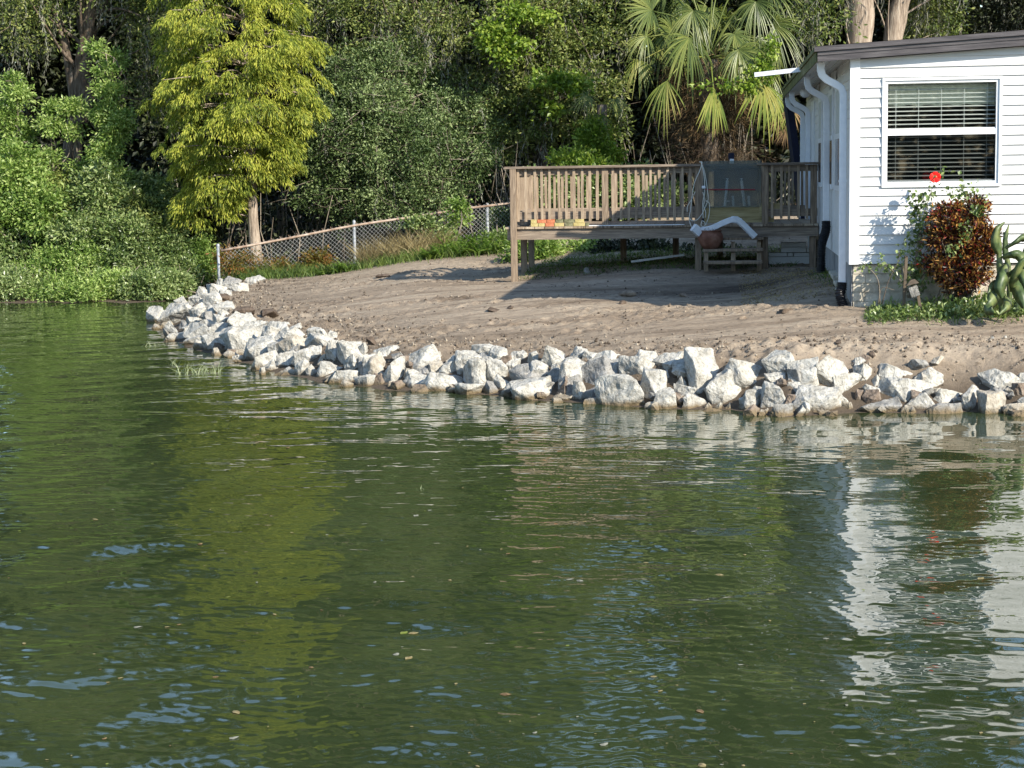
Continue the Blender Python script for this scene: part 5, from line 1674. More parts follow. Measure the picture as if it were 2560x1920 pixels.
# dark wood further back: each tree on its own
back = [(-150, 40, 260, 330, -80), (60, 41.5, 190, 300, -60), (250, 42, 170, 330, 150), (420, 40.5, 150, 360, 120), (600, 42, 190, 350, 0), (790, 41, 150, 330, 200), (960, 43, 190, 360, -60), (1150, 42, 180, 330, 120),
        (1340, 41, 170, 330, 180), (1520, 42, 150, 330, 220), (1700, 40.5, 170, 330, 200), (1880, 42, 170, 330, 120), (2050, 41, 150, 330, 60), (2250, 43, 150, 300, 60), (2600, 43, 190, 300, -20), (2430, 45, 170, 300, -300), (2120, 46, 180, 300, -420), (1250, 45, 200, 330, -330), (700, 45, 220, 300, -380), (120, 45, 200, 280, -400), (1760, 45, 200, 260, -330)]
where = ['beyond the left picture edge', 'behind the bright sapling at the left edge', 'behind the forked mottled oak', 'between the mottled oak and the cypress', 'directly behind the cypress', 'just right of the cypress',
         'behind the middle fence post', 'behind the right half of the fence', 'behind the left end of the deck', 'behind the middle of the deck', 'behind the palm', 'behind the far corner of the house', 'behind the thick pale trunk', 'right of the leaning trunk',
         'above the right end of the roof', 'behind the right half of the roof', 'high up behind the thick pale trunk', 'high up behind the vine-draped oak', 'high up right of the cypress', 'high up behind the mottled oak', 'high up behind the palm crown']
for i, (px, Y, rx, ry, py) in enumerate(back):
    rng = np.random.RandomState(60 + i)
    lb = [lobe(px + rng.normal() * 30, py - ry * .45, Y, rx * .8, ry * .5), lobe(px, py + ry * .1, Y, rx, ry * .55), lobe(px + rng.normal() * 40, py + ry * .5, Y - .6, rx * .85, ry * .45)]
    top = py - ry * .6
    if i not in (2, 8):
        top = -950 - rng.random() * 480
        lb += [lobe(px + rng.normal() * 60, py - ry * .9, Y, rx * .85, 200), lobe(px + rng.normal() * 60, top + 260, Y + .5, rx * rng.uniform(.6, .85), 280)]
    T = [G(px, 600, Y), tuple(aty(px + 20, 250, Y)), tuple(aty(px - 10, py, Y)), tuple(aty(px, top, Y))]
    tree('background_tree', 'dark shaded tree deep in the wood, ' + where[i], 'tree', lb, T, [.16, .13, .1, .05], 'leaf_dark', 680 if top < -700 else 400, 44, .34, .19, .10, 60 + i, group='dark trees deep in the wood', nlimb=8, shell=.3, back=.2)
# the wood goes on behind them
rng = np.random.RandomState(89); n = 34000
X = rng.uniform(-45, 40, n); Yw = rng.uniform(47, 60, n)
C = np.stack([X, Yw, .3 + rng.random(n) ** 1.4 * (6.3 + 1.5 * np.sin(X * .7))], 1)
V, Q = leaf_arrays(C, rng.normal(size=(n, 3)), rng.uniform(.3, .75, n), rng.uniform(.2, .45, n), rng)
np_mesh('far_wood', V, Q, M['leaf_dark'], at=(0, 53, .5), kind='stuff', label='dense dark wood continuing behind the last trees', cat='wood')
# thin bare trunks and reed-like stems in the dark understorey
rng = np.random.RandomState(90); mb = MB()
for i in range(260):
    px = rng.uniform(420, 1900); Y = rng.uniform(34.8, 37.5)
    a = Vector(G(px, 620, Y)); b = a + Vector((rng.normal() * .35, rng.normal() * .2, rng.uniform(.6, 2.0)))
    mb.tube([a, a.lerp(b, .5) + Vector((rng.normal() * .1, 0, 0)), b], [.014, .010, .005], 4)
mb.build('understorey_stems', M['twig'], at=(-4, 36, .6), kind='stuff', label='bare thin stems in the dark understorey behind the wire fence', cat='undergrowth')
rng = np.random.RandomState(91)
n = 9000
px = rng.uniform(300, 2100, n); Y = rng.uniform(35.2, 40, n)
C = np.array([aty(a, 560, b) for a, b in zip(px, Y)]); C[:, 2] = .6 + rng.random(n) ** 2 * 1.4
V, Q = leaf_arrays(C, rng.normal(size=(n, 3)) + np.array([0, -.2, .5]), rng.uniform(.08, .2, n), rng.uniform(.03, .08, n), rng)
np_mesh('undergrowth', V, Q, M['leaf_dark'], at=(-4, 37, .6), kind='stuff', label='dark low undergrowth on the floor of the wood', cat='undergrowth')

# --- cabbage palm
YP = 33.0
heart = aty(1771, 145, YP)
palm = empty('cabbage_palm', G(1775, 620, YP), 'cabbage palm with drooping fan fronds behind the deck', 'palm')
tp = [Vector(G(1772, 620, YP)), aty(1775, 400, YP), aty(1772, 250, YP), aty(1771, 150, YP)]
mb = MB(); mb.tube(curve_pts(tp, 6), .17, 12); mb.build('trunk', M['bark'], palm)


def frond(px, py, ang, R, m='leaf_palm', spread=125, nl=34, droop=.55, face=.9, dy=0.0, parent=None, root=None, seed=0):
    """fan frond: hinge at pixel, ang = heading in the picture plane (deg, 0 right, 90 up)"""
    rng = np.random.RandomState(seed + int(px) * 7 + int(py))
    h = aty(px, py, YP + dy)
    a = math.radians(ang)
    A = np.array([math.cos(a), -.25, math.sin(a)]); A /= np.linalg.norm(A)
    N = np.array([0, -1.0, .45]) + rng.normal(size=3) * .42; N -= A * N.dot(A); N /= np.linalg.norm(N)
    B = np.cross(N, A)
    Vs = []; Qs = []; n = 0
    for i in range(nl):
        th = math.radians(-spread + 2 * spread * (i + .5) / nl + rng.normal() * 3.2)
        d = A * math.cos(th) + B * math.sin(th)
        L = R * .80 * (.72 + .28 * math.cos(th)) * rng.uniform(.78, 1.1)
        s = np.cross(N, d)
        w = R * .018
        prev = None
        dj = rng.uniform(.5, 1.9); sj = rng.normal() * .05
        seg = 6
        for k in range(seg + 1):
            t = k / seg
            p = np.array(h) + d * L * t + N * (.10 * math.sin(t * 2.2)) * R * .6
            p = p + np.array([0, 0, -1]) * droop * dj * L * t ** 2.6 + s * (sj * L * t * t)
            ww = w * (.35 + 1.9 * t if t < .4 else 1.12 * (1 - ((t - .4) / .6) ** 1.6) + .04)
            Vs += [p - s * ww + N * ww * .5, p, p + s * ww + N * ww * .5]
            if prev is not None:
                a0 = n + (k - 1) * 3
                Qs += [(a0, a0 + 1, a0 + 4, a0 + 3), (a0 + 1, a0 + 2, a0 + 5, a0 + 4)]
            prev = p
        n += (seg + 1) * 3
    o = np_mesh('frond', np.array(Vs), np.array(Qs), M[m], parent or palm)
    r = root or heart
    mid = Vector(r).lerp(h, .5) + Vector((0, -.05, .18 * (h - Vector(r)).length))
    k = MB(); k.tube(curve_pts([Vector(r), mid, h], 5), np.linspace(.018, .011, 11), 5)
    k.build('petiole', M['leaf_palm_yellow'] if 'yellow' in m else M['leaf_palm'], o)
    return o


FR = [(1630, 27, 170, .78, 'leaf_palm', .2, -.1), (1619, 92, 190, .62, 'leaf_palm', .45, -.3), (1600, 152, 255, .5, 'leaf_palm_yellow', .6, -.3), (1668, 202, 262, .80, 'leaf_palm_yellow', .35, -.7),
      (1783, 218, 268, .95, 'leaf_palm_yellow', .15, -.8), (1733, 27, 240, .80, 'leaf_palm', .5, -.4), (1722, 95, 262, .82, 'leaf_palm', .45, -.6), (1836, 87, 300, .55, 'leaf_palm', .4, -.4), (1846, 125, 305, .80, 'leaf_palm', .5, -.6),
      (1890, 5, 275, .75, 'leaf_palm', .5, -.2), (1934, 62, 345, .80, 'leaf_palm', .55, -.2), (1907, 205, 268, .95, 'leaf_palm_yellow', .35, -.5), (1700, -60, 130, .8, 'leaf_palm', .3, 0), (1790, -70, 80, .8, 'leaf_palm', .2, 0),
      (1860, -50, 45, .8, 'leaf_palm', .3, .1), (1930, -20, 20, .8, 'leaf_palm', .5, .2), (1650, -30, 150, .75, 'leaf_palm', .3, .3), (1770, 20, 255, .7, 'leaf_palm', .6, .4), (1800, 60, 90, .8, 'leaf_palm', .4, .6), (1700, 40, 120, .75, 'leaf_palm', .4, .6),
      (1880, 110, 330, .75, 'leaf_palm', .6, .4), (1940, 240, 285, .7, 'leaf_palm_yellow', .4, .3)]
for (px, py, an, R, m, dr, dy) in FR:
    sp = 26 if (px, py) == (1783, 218) else 55 if R > .78 and 'yellow' in m else rng.choice([100, 115, 130])
    frond(px, py, an, R, m, spread=sp, droop=dr, dy=dy, nl=22 if sp < 90 else 40)
rf = np.random.RandomState(72)
for k in range(22):
    px = rf.uniform(1620, 1930); py = rf.uniform(-30, 190)
    an = math.degrees(math.atan2(-(py - 145), px - 1771)) if py < 90 else rf.uniform(225, 315)
    frond(px, py, an, rf.uniform(.55, .8), 'leaf_palm', spread=rf.uniform(90, 125), droop=rf.uniform(.4, .8), dy=rf.uniform(.1, .7), nl=34)
for (px, py, an, R) in ((1966, 322, 262, .42), (1975, 270, 275, .5), (1945, 300, 255, .45)):
    frond(px, py, an, R, 'leaf_dead', spread=60, droop=.2, dy=.3, nl=20)
# dead skirt and tangled vine round the trunk
rng = np.random.RandomState(71)
lb = [lobe(1800, 190, YP - .1, 50, 42), lobe(1760, 270, YP + .1, 75, 80), lobe(1825, 270, YP, 35, 70), lobe(1690, 190, YP + .3, 35, 40)]
(V, Q), P = crown(lb, 150, 34, .12, .20, .010, rng, shell=.25, droop=.7)
np_mesh('dead_skirt', V, Q, M['leaf_dead'], palm)
lb = [lobe(1770, 370, YP + .2, 90, 60), lobe(1830, 400, YP + .2, 80, 60), lobe(1700, 330, YP + .4, 50, 60)]
(V, Q), P = crown(lb, 150, 34, .14, .18, .010, rng, shell=.2, droop=.5)
M['leaf_dead_dark'] = leafmat('dark_dead_frond', [(0, (.02, .012, .008)), (.5, (.05, .032, .018)), (1, (.13, .09, .05))], 2, rough=.8, trans=.2, tint=(1.1, .9, .6))
np_mesh('dead_tangle', V, Q, M['leaf_dead_dark'], palm)
vl = [lobe(1915, 170, YP - .7, 14, 45), lobe(1880, 200, YP - .7, 14, 40), lobe(1810, 215, YP - .7, 60, 8), lobe(1930, 120, YP - .7, 10, 40)]
(V, Q), P = crown(vl, 60, 14, .07, .09, .055, rng, shell=.1, droop=.6)
np_mesh('climbing_vine', V, Q, M['leaf_vine'], palm)
# second palm, half hidden left of the first
p2h = aty(1505, 262, 35)
p2 = empty('cabbage_palm', G(1505, 620, 35), 'small palm half hidden in the oak above the middle of the deck', 'palm')
mb = MB(); mb.tube([Vector(G(1505, 620, 35)), aty(1505, 262, 35)], .1, 10); mb.build('trunk', M['bark'], p2)
for (px, py, an, R) in ((1470, 240, 200, .5), (1500, 290, 265, .55), (1540, 250, 320, .5)):
    YP_ = YP; YP = 34.9; frond(px, py, an, R, 'leaf_palm', droop=.6, nl=28, parent=p2, root=p2h); YP = YP_

# --- undergrowth at the fence foot
def blades(name, pts, h, w, m, lab, rng, lean=.35, kind='stuff', cat_='grass', at=None):
    P = np.array(pts); N = len(P)
    D = np.stack([rng.normal(size=N) * lean, rng.normal(size=N) * lean, np.ones(N)], 1); D = nrm(D)
    Hh = h * rng.uniform(.45, 1.25, N); s = nrm(np.cross(D, rng.normal(size=(N, 3)))) * w / 2
    V = np.empty((N, 5, 3))
    bend = nrm(D * np.array([1, 1, 0]) + 1e-6) * Hh[:, None] * .25
    V[:, 0] = P - s; V[:, 1] = P + s; V[:, 2] = P + D * Hh[:, None] * .55 + s * .8; V[:, 3] = P + D * Hh[:, None] * .55 - s * .8
    V[:, 4] = P + D * Hh[:, None] + bend
    b = np.arange(N)[:, None] * 5
    Q = np.concatenate([b + np.array([[0, 1, 2, 3]]), b + np.array([[3, 2, 4, 4]])])
    Q = np.concatenate([b + np.array([[0, 1, 2]]), b + np.array([[0, 2, 3]]), b + np.array([[3, 2, 4]])])
    return np_mesh(name, V.reshape(-1, 3), Q, M[m], at=at or tuple(P.mean(0)), label=lab, kind=kind, **{'cat': cat_})


def gpts(n, f, rng):
    out = []
    while len(out) < n:
        x, y = f(rng); out.append((x, y))
    A = np.array(out); z = full_h(A[:, 0], A[:, 1])
    return np.stack([A[:, 0], A[:, 1], z - .01], 1)


def band(px0, px1, Y0, Y1):
    def f(rng):
        px = rng.uniform(px0, px1); t = (px - px0) / (px1 - px0)
        y = Y0 + (Y1 - Y0) * t + rng.normal() * .22
        return aty(px, 650, y).x, y
    return f


rng = np.random.RandomState(81)
blades('fence_grass', gpts(2600, band(600, 1270, 31.6, 31.6), rng), .22, .012, 'grass', 'green grass growing along the foot of the wire fence', rng)
blades('dry_grass', gpts(1500, band(900, 1120, 32.0, 32.3), rng), .50, .010, 'grass_dry', 'tall dry straw-coloured grass against the right half of the fence', rng, lean=.45)
blades('weeds', gpts(900, band(560, 800, 32.2, 32.4), rng), .30, .012, 'grass', 'weedy green grass by the fence left of the middle post', rng)


def fern_plant(px, py, Y, size, seed, lab, m='fern', nf=11, name='fern', grp='ferns along the fence'):
    rng = np.random.RandomState(seed); c = Vector(G(px, py, Y, .0))
    e = empty(name, c, lab, name, grp); 
    C = []; D = []; Ls = []
    for i in range(nf):
        a = rng.uniform(0, 6.28); tilt = rng.uniform(.5, 1.2); L = size * rng.uniform(.7, 1.15)
        pts = []
        for k in range(22):
            t = k / 21
            r = L * t * math.cos(tilt) ; z = L * t * math.sin(tilt) - .35 * L * t * t
            p = np.array([c.x + math.cos(a) * r, c.y + math.sin(a) * r, c.z + z]); pts.append(p)
            for s in (-1, 1):
                d = np.array([-math.sin(a) * s, math.cos(a) * s, -.15]) + np.array([math.cos(a), math.sin(a), .2]) * .35
                C.append(p); D.append(d); Ls.append(L * .22 * (1 - t) ** .6 * min(1, 4 * t + .2) + .01)
    V, Q = leaf_arrays(np.array(C), np.array(D), np.array(Ls), np.array(Ls) * .28 + .004, rng, 3)
    np_mesh('leaves', V, Q, M[m], e)
    return e


fl_ = [(1100, 660, .5), (1150, 665, .55), (1195, 660, .5), (1240, 662, .5), (1130, 640, .6), (1210, 635, .6), (1265, 640, .5), (1075, 672, .4), (840, 672, .32), (865, 660, .35), (800, 675, .3), (1170, 625, .6)]
nm = ['first', 'second', 'third', 'fourth', 'fifth', 'sixth', 'seventh', 'eighth', 'ninth', 'tenth', 'eleventh', 'twelfth']
for i, (px, py, s) in enumerate(sorted(fl_)):
    where = 'beside the middle fence post' if px < 900 else 'between the dry grass and the deck'
    fern_plant(px, py, 31.4 + (py < 650) * .5, s, 100 + i, f'light green fern {where}, {nm[i]} fern from the left')
shrub('leafy weed climbing the fence beside the dry grass', [lobe(1120, 625, 32.6, 32, 30), lobe(1145, 535, 33, 18, 34)], 1130, 32.4, 'leaf_bright', 60, 30, 120, L=.08, W=.045, grp='weeds along the fence', stems=6)
shrub('dark green weedy bush between the last fence post and the deck', [lobe(1245, 620, 32.5, 35, 35), lobe(1250, 560, 34.3, 30, 30)], 1245, 32.4, 'leaf_shrub', 110, 34, 121, L=.08, W=.04, grp='weeds along the fence', stems=6)
shrub('low yellow-green weed at the foot of the fence left of the middle post', [lobe(800, 650, 32.4, 30, 22)], 800, 32.3, 'leaf_rusty', 50, 30, 122, L=.07, W=.03, grp='weeds along the fence', stems=4)
shrub('trailing green vine over the right half of the fence rail', [lobe(1060, 560, 33, 40, 14, .15), lobe(1100, 590, 32.9, 30, 16, .15)], 1080, 32.9, 'leaf_shrub', 80, 26, 123, L=.075, W=.045, grp='weeds along the fence', stems=4, shell=.1)
# grass under and beside the deck
def rect(x0, x1, y0, y1):
    return lambda rng: (rng.uniform(x0, x1), rng.uniform(y0, y1))
rng = np.random.RandomState(83)
blades('deck_grass', gpts(5200, rect(XL + .15, XC - .3, YD + .1, YD + 4.5), rng), .085, .010, 'grass', 'green grass and weeds growing in the shade under the deck', rng, lean=.6)
blades('side_grass', gpts(4200, rect(.25, XC + .0, 20.4, YD - .3), rng), .035, .010, 'grass_dry', 'thin dry grass in the shade beside the house wall', rng, lean=.8)
blades('pipe_grass', gpts(260, lambda r: (XC - .03 - abs(r.normal()) * .12, 22.3 + r.normal() * .7), rng), .07, .008, 'grass', 'green tufts at the foot of the long black drain pipe', rng, lean=.5)
# water grass
M['pale_grass'] = leafmat('pale_water_grass', [(0, (.16, .20, .09)), (1, (.38, .42, .24))], 3, rough=.6, trans=.2, tint=(1, 1, .9))
def wtuft(px, py, n, r, h, lab, seed):
    rng = np.random.RandomState(seed); c = atz(px, py)
    P = np.stack([c.x + rng.normal(size=n) * r, c.y + rng.normal(size=n) * r * .5, np.full(n, -.03)], 1)
    return blades('water_grass', P, h, .007, 'pale_grass', lab, rng, lean=.45, kind=None, cat_='water plant')
wtuft(505, 932, 70, .11, .16, 'largest tuft of pale grass growing out of the water by the rocks', 1)
wtuft(462, 935, 16, .05, .22, 'thin sparse grass stalks left of the largest water tuft', 2)
wtuft(385, 865, 14, .09, .13, 'faint grass tuft in the water nearest the left tip of the rocks', 3)
wtuft(430, 912, 5, .03, .14, 'lone short grass stalk standing in the water far left of the tufts', 4)
wtuft(1049, 1224, 9, .02, .05, 'tiny green sprig floating alone in the middle of the lake', 5)

# --- garden in front of the house
YG = 19.27
def gg(x, y): return fz(x, y)
cb = aty(2395, 750, YG)
cro = empty('croton_bush', (cb.x, YG, gg(cb.x, YG)), 'red, orange and dark-leaved croton bush under the window', 'bush')
rng = np.random.RandomState(131)
lb = [lobe(2375, 545, YG, 58, 42, .25), lobe(2435, 535, YG, 38, 40, .22), lobe(2470, 590, YG, 22, 22, .15), lobe(2360, 590, YG, 60, 40, .22), lobe(2430, 640, YG, 62, 60, .26), lobe(2370, 665, YG, 50, 38, .24), lobe(2410, 700, YG, 68, 38, .26), lobe(2455, 600, YG, 30, 35, .2), lobe(2330, 665, YG, 25, 20, .15)]
lb = [(l_[0], l_[1], l_[2], l_[3] * .84, l_[4], l_[5] * .86) for l_ in lb]
(V, Q), P = crown(lb, 360, 34, .036, .062, .020, rng, shell=.35, back=.5, outward=.5, droop=-.3)
np_mesh('foliage', V, Q, M['leaf_croton'], cro)
mb = MB()
for p in P[::9]:
    a = Vector((cb.x + rng.normal() * .08, YG + rng.normal() * .05, gg(cb.x, YG) - .05))
    mb.tube(curve_pts([a, a.lerp(Vector(p), .5) + Vector((rng.normal() * .04, 0, .03)), Vector(p)], 3), np.linspace(.012, .004, 7), 5)
mb.build('stems', M['twig'], cro)
# hibiscus with a single red flower, and the vines through the croton
hb = aty(2285, 750, YG)
hib = empty('hibiscus', (hb.x, YG - .1, gg(hb.x, YG - .1)), 'leggy green hibiscus with one open red flower in front of the window', 'shrub')
Yh = YG + .05
stems = [[(2272, 745), (2283, 690), (2292, 620), (2305, 560), (2318, 510), (2336, 455)], [(2276, 745), (2285, 680), (2300, 600), (2310, 540), (2308, 485)], [(2280, 745), (2300, 700), (2345, 640), (2385, 590), (2400, 530), (2420, 480)],
         [(2278, 745), (2320, 700), (2360, 680), (2400, 640), (2420, 590), (2450, 500)], [(2270, 745), (2262, 700), (2255, 650)], [(2290, 750), (2250, 700), (2215, 660), (2190, 665)]]
mb = MB(); C = []
for s in stems:
    p = curve_pts([aty(a, b, Yh - .02 * i) for i, (a, b) in enumerate(s)], 5)
    mb.tube(p, np.linspace(.008, .003, len(p)), 5)
    C += [tuple(q) for q in p[4:]]
mb.build('stems', M['twig'], hib)
C = np.array(C)
rng = np.random.RandomState(132)
idx = rng.randint(0, len(C), 330)
extra = np.array([tuple(aty(x, y, Yh)) for x, y in zip(rng.normal(2293, 15, 420), rng.uniform(480, 735, 420))])
extra2 = np.array([tuple(aty(x, y, Yh)) for x, y in zip(rng.normal(2412, 26, 110), rng.normal(482, 18, 110))])
extra5 = np.array([tuple(aty(x, y, YG - .24)) for x, y in zip(np.concatenate([rng.normal(2412, 8, 45), rng.normal(2445, 10, 40), rng.normal(2380, 9, 30)]), np.concatenate([rng.uniform(545, 610, 45), rng.uniform(505, 540, 40), rng.uniform(610, 640, 30)]))])
extra3 = np.array([tuple(aty(x, y, Yh)) for x, y in zip(rng.normal(2255, 9, 24), rng.normal(628, 12, 24))])
extra4 = np.array([tuple(aty(x, y, Yh)) for x, y in zip(rng.normal(2355, 10, 14), rng.normal(432, 10, 14))])
CC = np.vstack([C[idx] + rng.normal(size=(330, 3)) * .028, extra, extra2, extra3, extra4, extra5])
D = rng.normal(size=CC.shape) * .6 + np.array([0, -.5, -.3])
V, Q = leaf_arrays(CC, D, rng.uniform(.035, .07, len(CC)), rng.uniform(.026, .05, len(CC)), rng, 1.2)
np_mesh('leaves', V, Q, M['leaf_shrub'], hib)
fc = aty(2338, 443, Yh - .06)
k = MB()
for i in range(5):
    a = 2 * math.pi * i / 5 + .3
    d = Vector((math.cos(a), -.25, math.sin(a))); s = Vector((-math.sin(a), 0, math.cos(a)))
    R = .058
    vs = [fc]
    for t, w, o in ((.35, .30, 0), (.7, .52, -.05), (.92, .46, .02), (1.0, .2, .1)):
        for sg in (-1, 0, 1):
            vs.append(fc + d * (R * t) + s * (R * w * sg) + Vector((0, .012 * abs(sg) + o * .1 * R + (.006 if sg == 0 else 0), 0)))
    fs = [(0, 1, 2), (0, 2, 3)]
    for r in range(3):
        b0 = 1 + r * 3
        fs += [(b0, b0 + 3, b0 + 4, b0 + 1), (b0 + 1, b0 + 4, b0 + 5, b0 + 2)]
    k.add(vs, fs, True)
fo = k.build('flower', M['red'], hib)
k = MB(); k.tube([fc, fc + Vector((.008, -.045, .004))], [.004, .005], 6); k.build('stamen', M['brick_yellow'], fo)
# weathered stake and tilted garden lantern
k = MB(); a = aty(2266, 640, Yh - .1); b = aty(2258, 745, Yh - .1); k.bar(a, (b.x, b.y, gg(b.x, b.y) - .05), .034, .03); k.build('stake', M['stake'], at=b, label='weathered wooden stake in the ground by the hibiscus', cat='stake')
lc = aty(2285, 715, Yh - .25)
ln = empty('garden_ornament', (lc.x, lc.y, gg(lc.x, lc.y)), 'small grey roofed garden lantern leaning on its post by the hibiscus', 'ornament')
k = MB(); k.bar(aty(2295, 738, lc.y), aty(2302, 776, lc.y), .03, .03); k.build('post', M['stake'], ln)
k = MB(); k.bar(aty(2281, 716, lc.y), aty(2289, 740, lc.y), .095, .09); k.build('body', M['rock_grey'], ln)
k = MB(); up = (aty(2281, 716, lc.y) - aty(2289, 740, lc.y)).normalized()
A = aty(2264, 714, lc.y); B = aty(2296, 706, lc.y); T = aty(2277, 700, lc.y)
k.add([A + Vector((0, -.07, 0)), B + Vector((0, -.07, 0)), B + Vector((0, .07, 0)), A + Vector((0, .07, 0)), T, T + Vector((.04, 0, .01))],
      [(0, 1, 5, 4), (2, 3, 4, 5), (1, 2, 5), (3, 0, 4), (3, 2, 1, 0)]); k.build('roof', M['stake'], ln)
# thick-stemmed cereus at the right edge
YK = 18.6
kc = aty(2510, 780, YK)
cer = empty('cereus_plant', (kc.x, YK, gg(kc.x, YK)), 'thick-stemmed green succulent with flat arching leaves at the right edge', 'plant')
M['cereus'] = leafmat('cereus_skin', [(0, (.025, .045, .018)), (.5, (.065, .10, .035)), (1, (.17, .20, .07))], 9, rough=.45, trans=.1)
def flat_stem(l, w, name='stem', y=YK, m='cereus'):
    P = curve_pts([aty(a, b, y + (c if len(t_) > 2 else 0)) for t_ in l for a, b, c in [(t_ + (0,))[:3]]], 6)
    w = [q * (.62 if name == 'stem' else 1.5) for q in w]
    k = MB(); n = len(P); W = np.interp(np.linspace(0, 1, n), np.linspace(0, 1, len(w)), w)
    vs = []; fs = []
    for i, p in enumerate(P):
        d = (P[min(i + 1, n - 1)] - P[max(0, i - 1)]).normalized(); s = d.cross(Vector((0, 1, .3))).normalized(); nn = s.cross(d)
        ww = W[i] * (1 + (.12 if name == 'stem' else .03) * math.sin(i * 1.1 + l[0][0])); th_ = .5 if name == 'stem' else .09
        for aa, bb in ((-1, .12), (-.35, th_), (0, th_ * .6), (.35, th_), (1, .12), (0, -th_)): vs.append(p + s * ww * aa + nn * ww * bb)
    for i in range(n - 1):
        for q in range(6):
            q2 = (q + 1) % 6; fs.append((i * 6 + q, i * 6 + q2, i * 6 + 6 + q2, i * 6 + 6 + q))
    k.add(vs, fs, True); return k.build(name, M[m], cer)
flat_stem([(2505, 780), (2502, 700), (2498, 640), (2496, 592)], [.055, .055, .05, .045])
flat_stem([(2512, 650), (2513, 600), (2522, 562)], [.03, .045, .01])
flat_stem([(2525, 760), (2522, 690), (2515, 620), (2512, 580)], [.04, .045, .04, .03], y=YK + .1)
flat_stem([(2505, 645), (2530, 638, -.1), (2548, 640, -.1), (2562, 672, -.15)], [.012, .03, .035, .01], 'leaf')
flat_stem([(2508, 625), (2540, 605, -.05), (2560, 595), (2590, 610)], [.008, .016, .03, .01], 'leaf')
flat_stem([(2505, 700), (2490, 735, -.15), (2475, 760, -.25), (2462, 765, -.3)], [.03, .05, .045, .01], 'leaf')
flat_stem([(2462, 762, -.3), (2472, 775, -.35), (2484, 782, -.4)], [.01, .04, .015], 'leaf')
flat_stem([(2520, 660), (2510, 690, -.15), (2500, 720, -.2), (2505, 745, -.2)], [.02, .05, .04, .01], 'leaf')
flat_stem([(2530, 700), (2550, 735, -.1), (2562, 770, -.15)], [.03, .05, .02], 'leaf')
flat_stem([(2515, 740), (2520, 765, -.2), (2500, 785, -.3)], [.02, .035, .01], 'leaf')
flat_stem([(2540, 780), (2550, 700), (2560, 640), (2575, 580)], [.05, .05, .045, .02], y=YK + .2)
flat_stem([(2500, 640), (2488, 610, -.05), (2494, 575, -.05), (2512, 555)], [.015, .03, .025, .004], 'leaf')
flat_stem([(2520, 690), (2545, 680, -.12), (2560, 700, -.2), (2568, 740, -.25)], [.015, .035, .03, .005], 'leaf')
flat_stem([(2510, 720), (2485, 712, -.12), (2470, 735, -.2)], [.015, .035, .005], 'leaf')
flat_stem([(2530, 730), (2535, 700, -.12), (2552, 660, -.2), (2570, 640, -.2)], [.015, .03, .025, .004], 'leaf')
# ground cover along the wall
rng = np.random.RandomState(140)
n = 3600
px = rng.uniform(2170, 2600, n); Y = 19.12 + rng.normal(size=n) * .2
X = np.array([aty(a, 760, b).x for a, b in zip(px, Y)])
hgt = np.clip((px - 2150) / 250, .15, 1) * .16
Z = full_h(X, Y) + rng.random(n) ** 1.5 * hgt
C = np.stack([X, Y, Z], 1)
V, Q = leaf_arrays(C, rng.normal(size=(n, 3)) * .7 + np.array([0, -.4, .6]), rng.uniform(.03, .075, n), rng.uniform(.018, .04, n), rng, 1)
np_mesh('ground_cover', V, Q, M['leaf_shrub'], at=tuple(C.mean(0)), kind='stuff', label='leafy green ground cover along the foot of the house wall', cat='ground cover')
def wall_foot(r):
    x = r.uniform(XC + .1, 3.6); return x, 18.95 + r.normal() * .16
blades('wall_grass', gpts(2000, wall_foot, rng), .075, .008, 'grass', 'short bright grass fringe between the dirt and the house', rng, lean=.5)
# bare twig shrub against the wall, left of the hibiscus
tw = MB()
for i, s in enumerate([[(2200, 760), (2195, 700), (2170, 668), (2152, 655)], [(2205, 760), (2222, 700), (2245, 655), (2250, 625)], [(2195, 760), (2205, 720), (2235, 725)]]):
    p = curve_pts([aty(a, b, 19.2) for a, b in s], 4); tw.tube(p, np.linspace(.006, .002, len(p)), 4)
ts = empty('twiggy_vine', (aty(2200, 760, 19.2).x, 19.2, gg(1.7, 19.2)), 'thin nearly bare vine against the foundation near the house corner', 'vine')
tw.build('stems', M['twig'], ts)
C = np.array([tuple(aty(a, b, 19.18)) for a, b in zip(rng.normal(2170, 16, 26), rng.normal(668, 6, 26))] + [tuple(aty(a, b, 19.18)) for a, b in zip(rng.normal(2203, 5, 14), rng.uniform(625, 660, 14))])
V, Q = leaf_arrays(C, rng.normal(size=C.shape) + np.array([0, -.4, 0]), .04, .028, rng, 1)
np_mesh('leaves', V, Q, M['leaf_shrub'], ts)

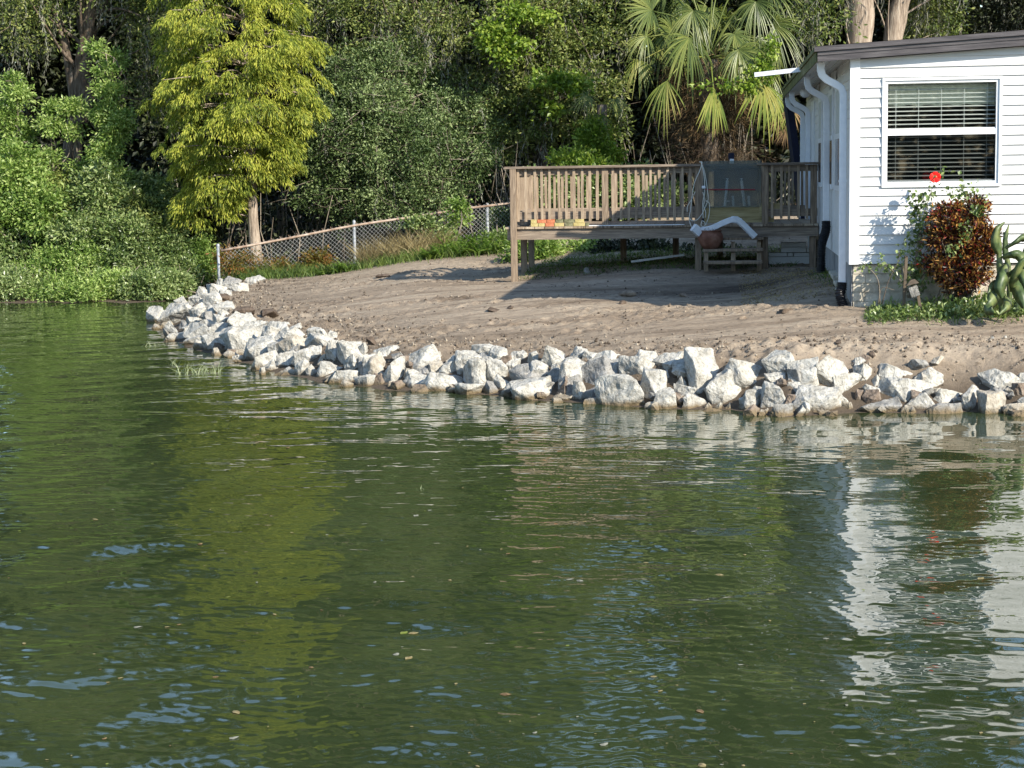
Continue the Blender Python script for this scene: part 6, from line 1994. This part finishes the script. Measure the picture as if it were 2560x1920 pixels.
# --- far shore behind the viewer (closes the horizon; reflected in the window)
rng = np.random.RandomState(150)
n = 70000
a = rng.uniform(-1.9, 1.9, n); r = 75 + rng.normal(size=n) * 4
hh_ = 9 + 3 * np.sin(a * 9) + 2 * np.sin(a * 23)
C = np.stack([np.sin(a) * r, -np.cos(a) * r, rng.random(n) * hh_ + .3], 1)
V, Q = leaf_arrays(C, rng.normal(size=(n, 3)), rng.uniform(.6, 1.3, n), rng.uniform(.35, .7, n), rng)
np_mesh('distant_wood', V, Q, M['leaf_far'], at=(0, -75, 0), kind='stuff', label='distant wooded shore across the lake behind the viewer', cat='wood')

# --- leaves floating on the lake
rng = random.Random(200)
srcs = []
for k, m in enumerate(['grass_dry', 'leaf_dead', 'leaf_palm_yellow', 'moss']):
    q = MB(); vs = []
    pr_ = [(0, 0), (.25, .28), (.55, .33), (.85, .18), (1.1, 0), (.85, -.2), (.5, -.32), (.2, -.22)]
    vs = [(a - .5, b, .06 * math.sin(a * 5 + b * 7)) for a, b in pr_] + [(.05, 0, .05)]
    q.add(vs, [(i, (i + 1) % 8, 8) for i in range(8)])
    o = q.build('floating_leaf', M[m], at=(0, 0, 0)); srcs.append(o)
spots = [(238, 1298), (1040, 1290), (1430, 1195), (990, 1638), (1022, 1648), (585, 1848), (1800, 1440), (2335, 1470), (2452, 1445), (1755, 1925 - 10), (1450, 1452), (1425, 1448), (720, 1120), (500, 1360), (345, 1568), (590, 1776), (1265, 1735), (1510, 1860), (1750, 1780), (1035, 1580), (1010, 1579)]
for k in range(150):
    if k < len(spots): px, py = spots[k]
    else: px = rng.uniform(0, 2560); py = 1000 + 920 * rng.random() ** .8
    if py < 1080 and px > 1200: continue
    p = atz(px, py, .0)
    s = srcs[rng.choice([0, 0, 0, 1, 2, 3, 3])]
    o = s if (k < 4 and s['used'] if 'used' in s else False) else s.copy()
    COL.objects.link(o) if o.name not in COL.objects else None
    z = float(ocean(np.array([p.x]), np.array([p.y]))[0]) + .004
    o.location = (p.x, p.y, z)
    sz = (.05 if k < len(spots) else rng.choice([.012, .016, .022, .03]))
    o.scale = (sz, sz, sz); o.rotation_euler = (0, 0, rng.uniform(0, 6.28))
    tag(o, 'small pale leaf or petal fragment floating on the green water', 'floating leaf', 'leaves floating on the lake')
for s in srcs: bpy.data.objects.remove(s)
